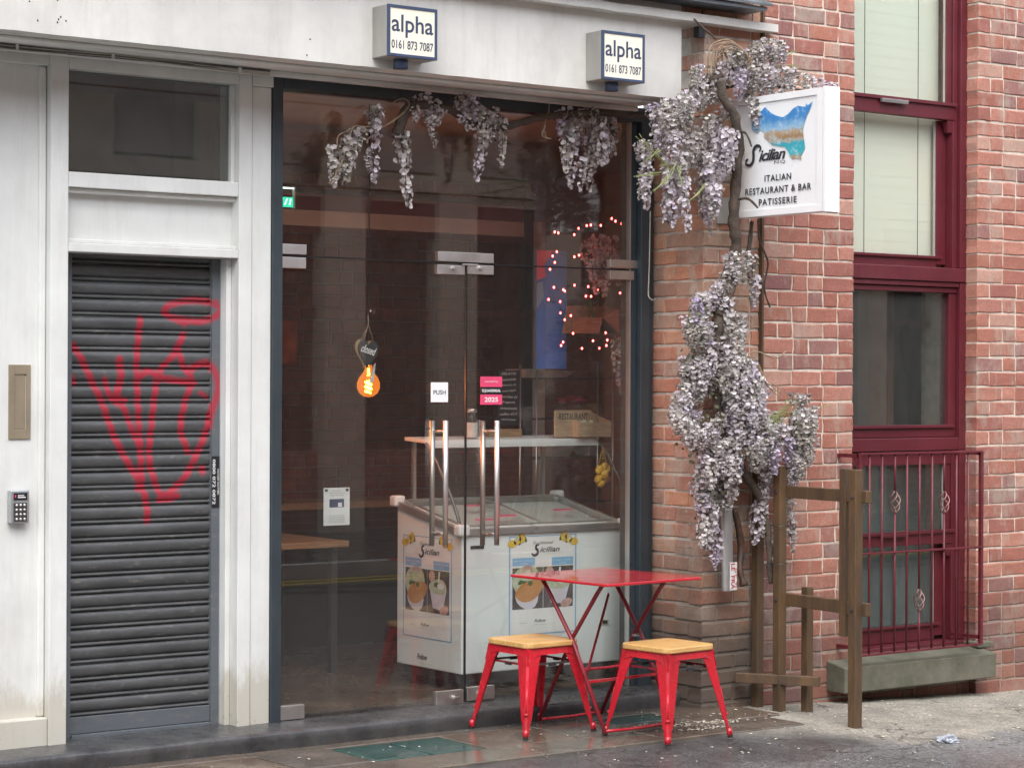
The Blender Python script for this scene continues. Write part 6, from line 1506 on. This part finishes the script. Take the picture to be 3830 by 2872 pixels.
# paper notice
a, b = W(1210, 1966, .03), W(1308, 1822, .03)
PN = empty('paper_notice', (a.x, .03, a.z), 'white paper notice with a small photo stuck inside the left door', 'notice')
wd, hg = b.x - a.x, b.z - a.z
bx('sheet', M['paper'], 0, wd, 0, .001, 0, hg, PN); bx('photo', M['ink_blue'], wd * .22, wd * .78, -.0006, -.0001, hg * .48, hg * .70, PN); bx('photo', M['cup'], wd * .55, wd * .70, -.0012, -.0007, hg * .49, hg * .60, PN)
for k, (t, ww) in enumerate((('Vacancy', .35), ('We are looking for staff', .6), ('please ask inside', .5))): letter('lettering', t, wd * ww, hg * .03, M['ink'], (wd / 2, -.001, hg * (.92 - .06 * k)), FRONT, PN)
for k in range(5): letter('lettering', 'kitchen and bar team members', wd * .6, hg * .02, M['ink'], (wd / 2, -.001, hg * (.26 - .045 * k)), FRONT, PN)
for xx in (.1, .9): bx('tape', M['ink'], wd * xx - .008, wd * xx + .008, -.0012, -.0004, hg * .9, hg * .97, PN)
# interior table and bench
IT = empty('inner_table', (5.6, 1.6, .09), 'wooden topped table inside the shop behind the left door', 'table')
bx('tabletop', M['plywood'], -.45, 1.0, -.3, .4, .70, .735, IT, bev=.004)
for x_ in (-.38, .93):
    for y_ in (-.24, .34): bx('leg', M['dark_steel'], x_ - .02, x_ + .02, y_ - .02, y_ + .02, 0, .70, IT)
bx('papers', M['paper'], .35, .60, -.1, .1, .736, .742, IT)
IB = empty('inner_counter', (5.42, 2.4, .09), 'low wooden counter against the back brick wall inside the shop', 'counter')
bx('top', M['plywood'], 0, 2.6, 0, .4, .84, .88, IB); bx('front', M['black'], .02, 2.58, .03, .38, 0, .839, IB)
# orange face poster on inner wall left
a, b = W(1030, 1360, 2.6), W(1110, 1200, 2.6); OP = bx('orange_wall_print', S('orange_print', (.50, .17, .05), .6, ns=9, col2=(.2, .05, .03)), 0, b.x - a.x, 0, .01, 0, b.z - a.z, None); OP.location = (a.x, 2.6, a.z); tagp(OP, 'orange and red print on the inner wall at the left edge of the glass', 'picture')

# =================================================================== OPPOSITE SIDE OF THE STREET (seen in the glass)
YO = -11.5
bx('far_pavement', M['flag'], -30, 45, YO, -8.0, -.06, .06).__setitem__('kind', 'structure')
bx('far_kerb', M['grey_stucco'], -30, 45, -8.0, -7.85, -.06, .07).__setitem__('kind', 'structure')
for y_ in (-7.55, -7.3): bx('road_line', M['double_yellow'], -30, 45, y_ - .05, y_ + .05, -.05, -.040).__setitem__('kind', 'structure')
OB = empty('opposite_building', (0, 0, 0), 'long brick and stucco building across the street seen in the glass', 'building')
jo = MB(); bo = []
def owall(nm, m, x0, x1, z0, z1, dy=0.0, dd=.3): return bx(nm, M[m], x0, x1, YO - dd, YO + dy, z0, z1, OB)
owall('upper_wall', 'opposite_brick', -25, 45, 4.7, 7.6)
owall('stucco_wall', 'grey_stucco', -25, 45, 4.05, 4.7, .02)
owall('cornice', 'pale_stucco', -25, 45, 3.82, 4.0, .16)
owall('cornice', 'pale_stucco', -25, 45, 3.70, 3.80, .08)
owall('signboard', 'dark_red_paint', -25, 45, 3.3, 3.70, .04)
owall('lower_wall', 'opposite_brick', -25, 45, -.05, .95, .0)
owall('shop_glass', 'black', -25, 45, .95, 3.3, -.12)
k = -14
x = 12.6 - 1.5 * 20
while x < 40:
    owall('pilaster', 'pale_stucco', x, x + .52, -.05, 4.62, .14)
    owall('window_rail', 'dark_red_paint', x + .56, x + 1.46, 2.45, 2.53, -.02, .15)
    x += 1.5
for i in range(14):
    x = -20 + i * 4.2
    mb = MB(); mb.prism([(x, 5.5), (x + 1.3, 5.5), (x + 1.3, 6.8), (x + 1.1, 7.05), (x + .65, 7.15), (x + .2, 7.05), (x, 6.8)], YO + .02, YO - .02); mb.build('window', M['black'], OB)
    owall('window_sill', 'pale_stucco', x - .1, x + 1.4, 5.38, 5.5, .1)
owall('parapet', 'pale_stucco', -25, 45, 7.6, 7.8, .15)
owall('fascia_panel', 'grey_stucco', -25, 45, 4.72, 5.3, .012)
# rest of our own street wall above the frame
UW = bx('upper_storey', M['opposite_brick'], -25, XW0, -.35, .3, 4.32, 11.5); tagp(UW, 'upper storeys of the shop building above the picture', 'building')
UW2 = bx('upper_storey_right', M['opposite_brick'], XW0 + .01, 40, -.40, .3, 4.75, 11.5); tagp(UW2, 'upper storeys of the red brick building above the picture', 'building')
LWL = bx('neighbour_shopfront', M['white_paint'], -25, 1.99, -.3, .3, -.05, 4.31); tagp(LWL, 'plain white neighbouring shopfront left of the picture', 'building')
RWL = bx('alley_wall', M['opposite_brick'], XEND + .01, 40, -.44, .3, -.2, 4.74); tagp(RWL, 'further red brick wall right of the picture', 'wall')
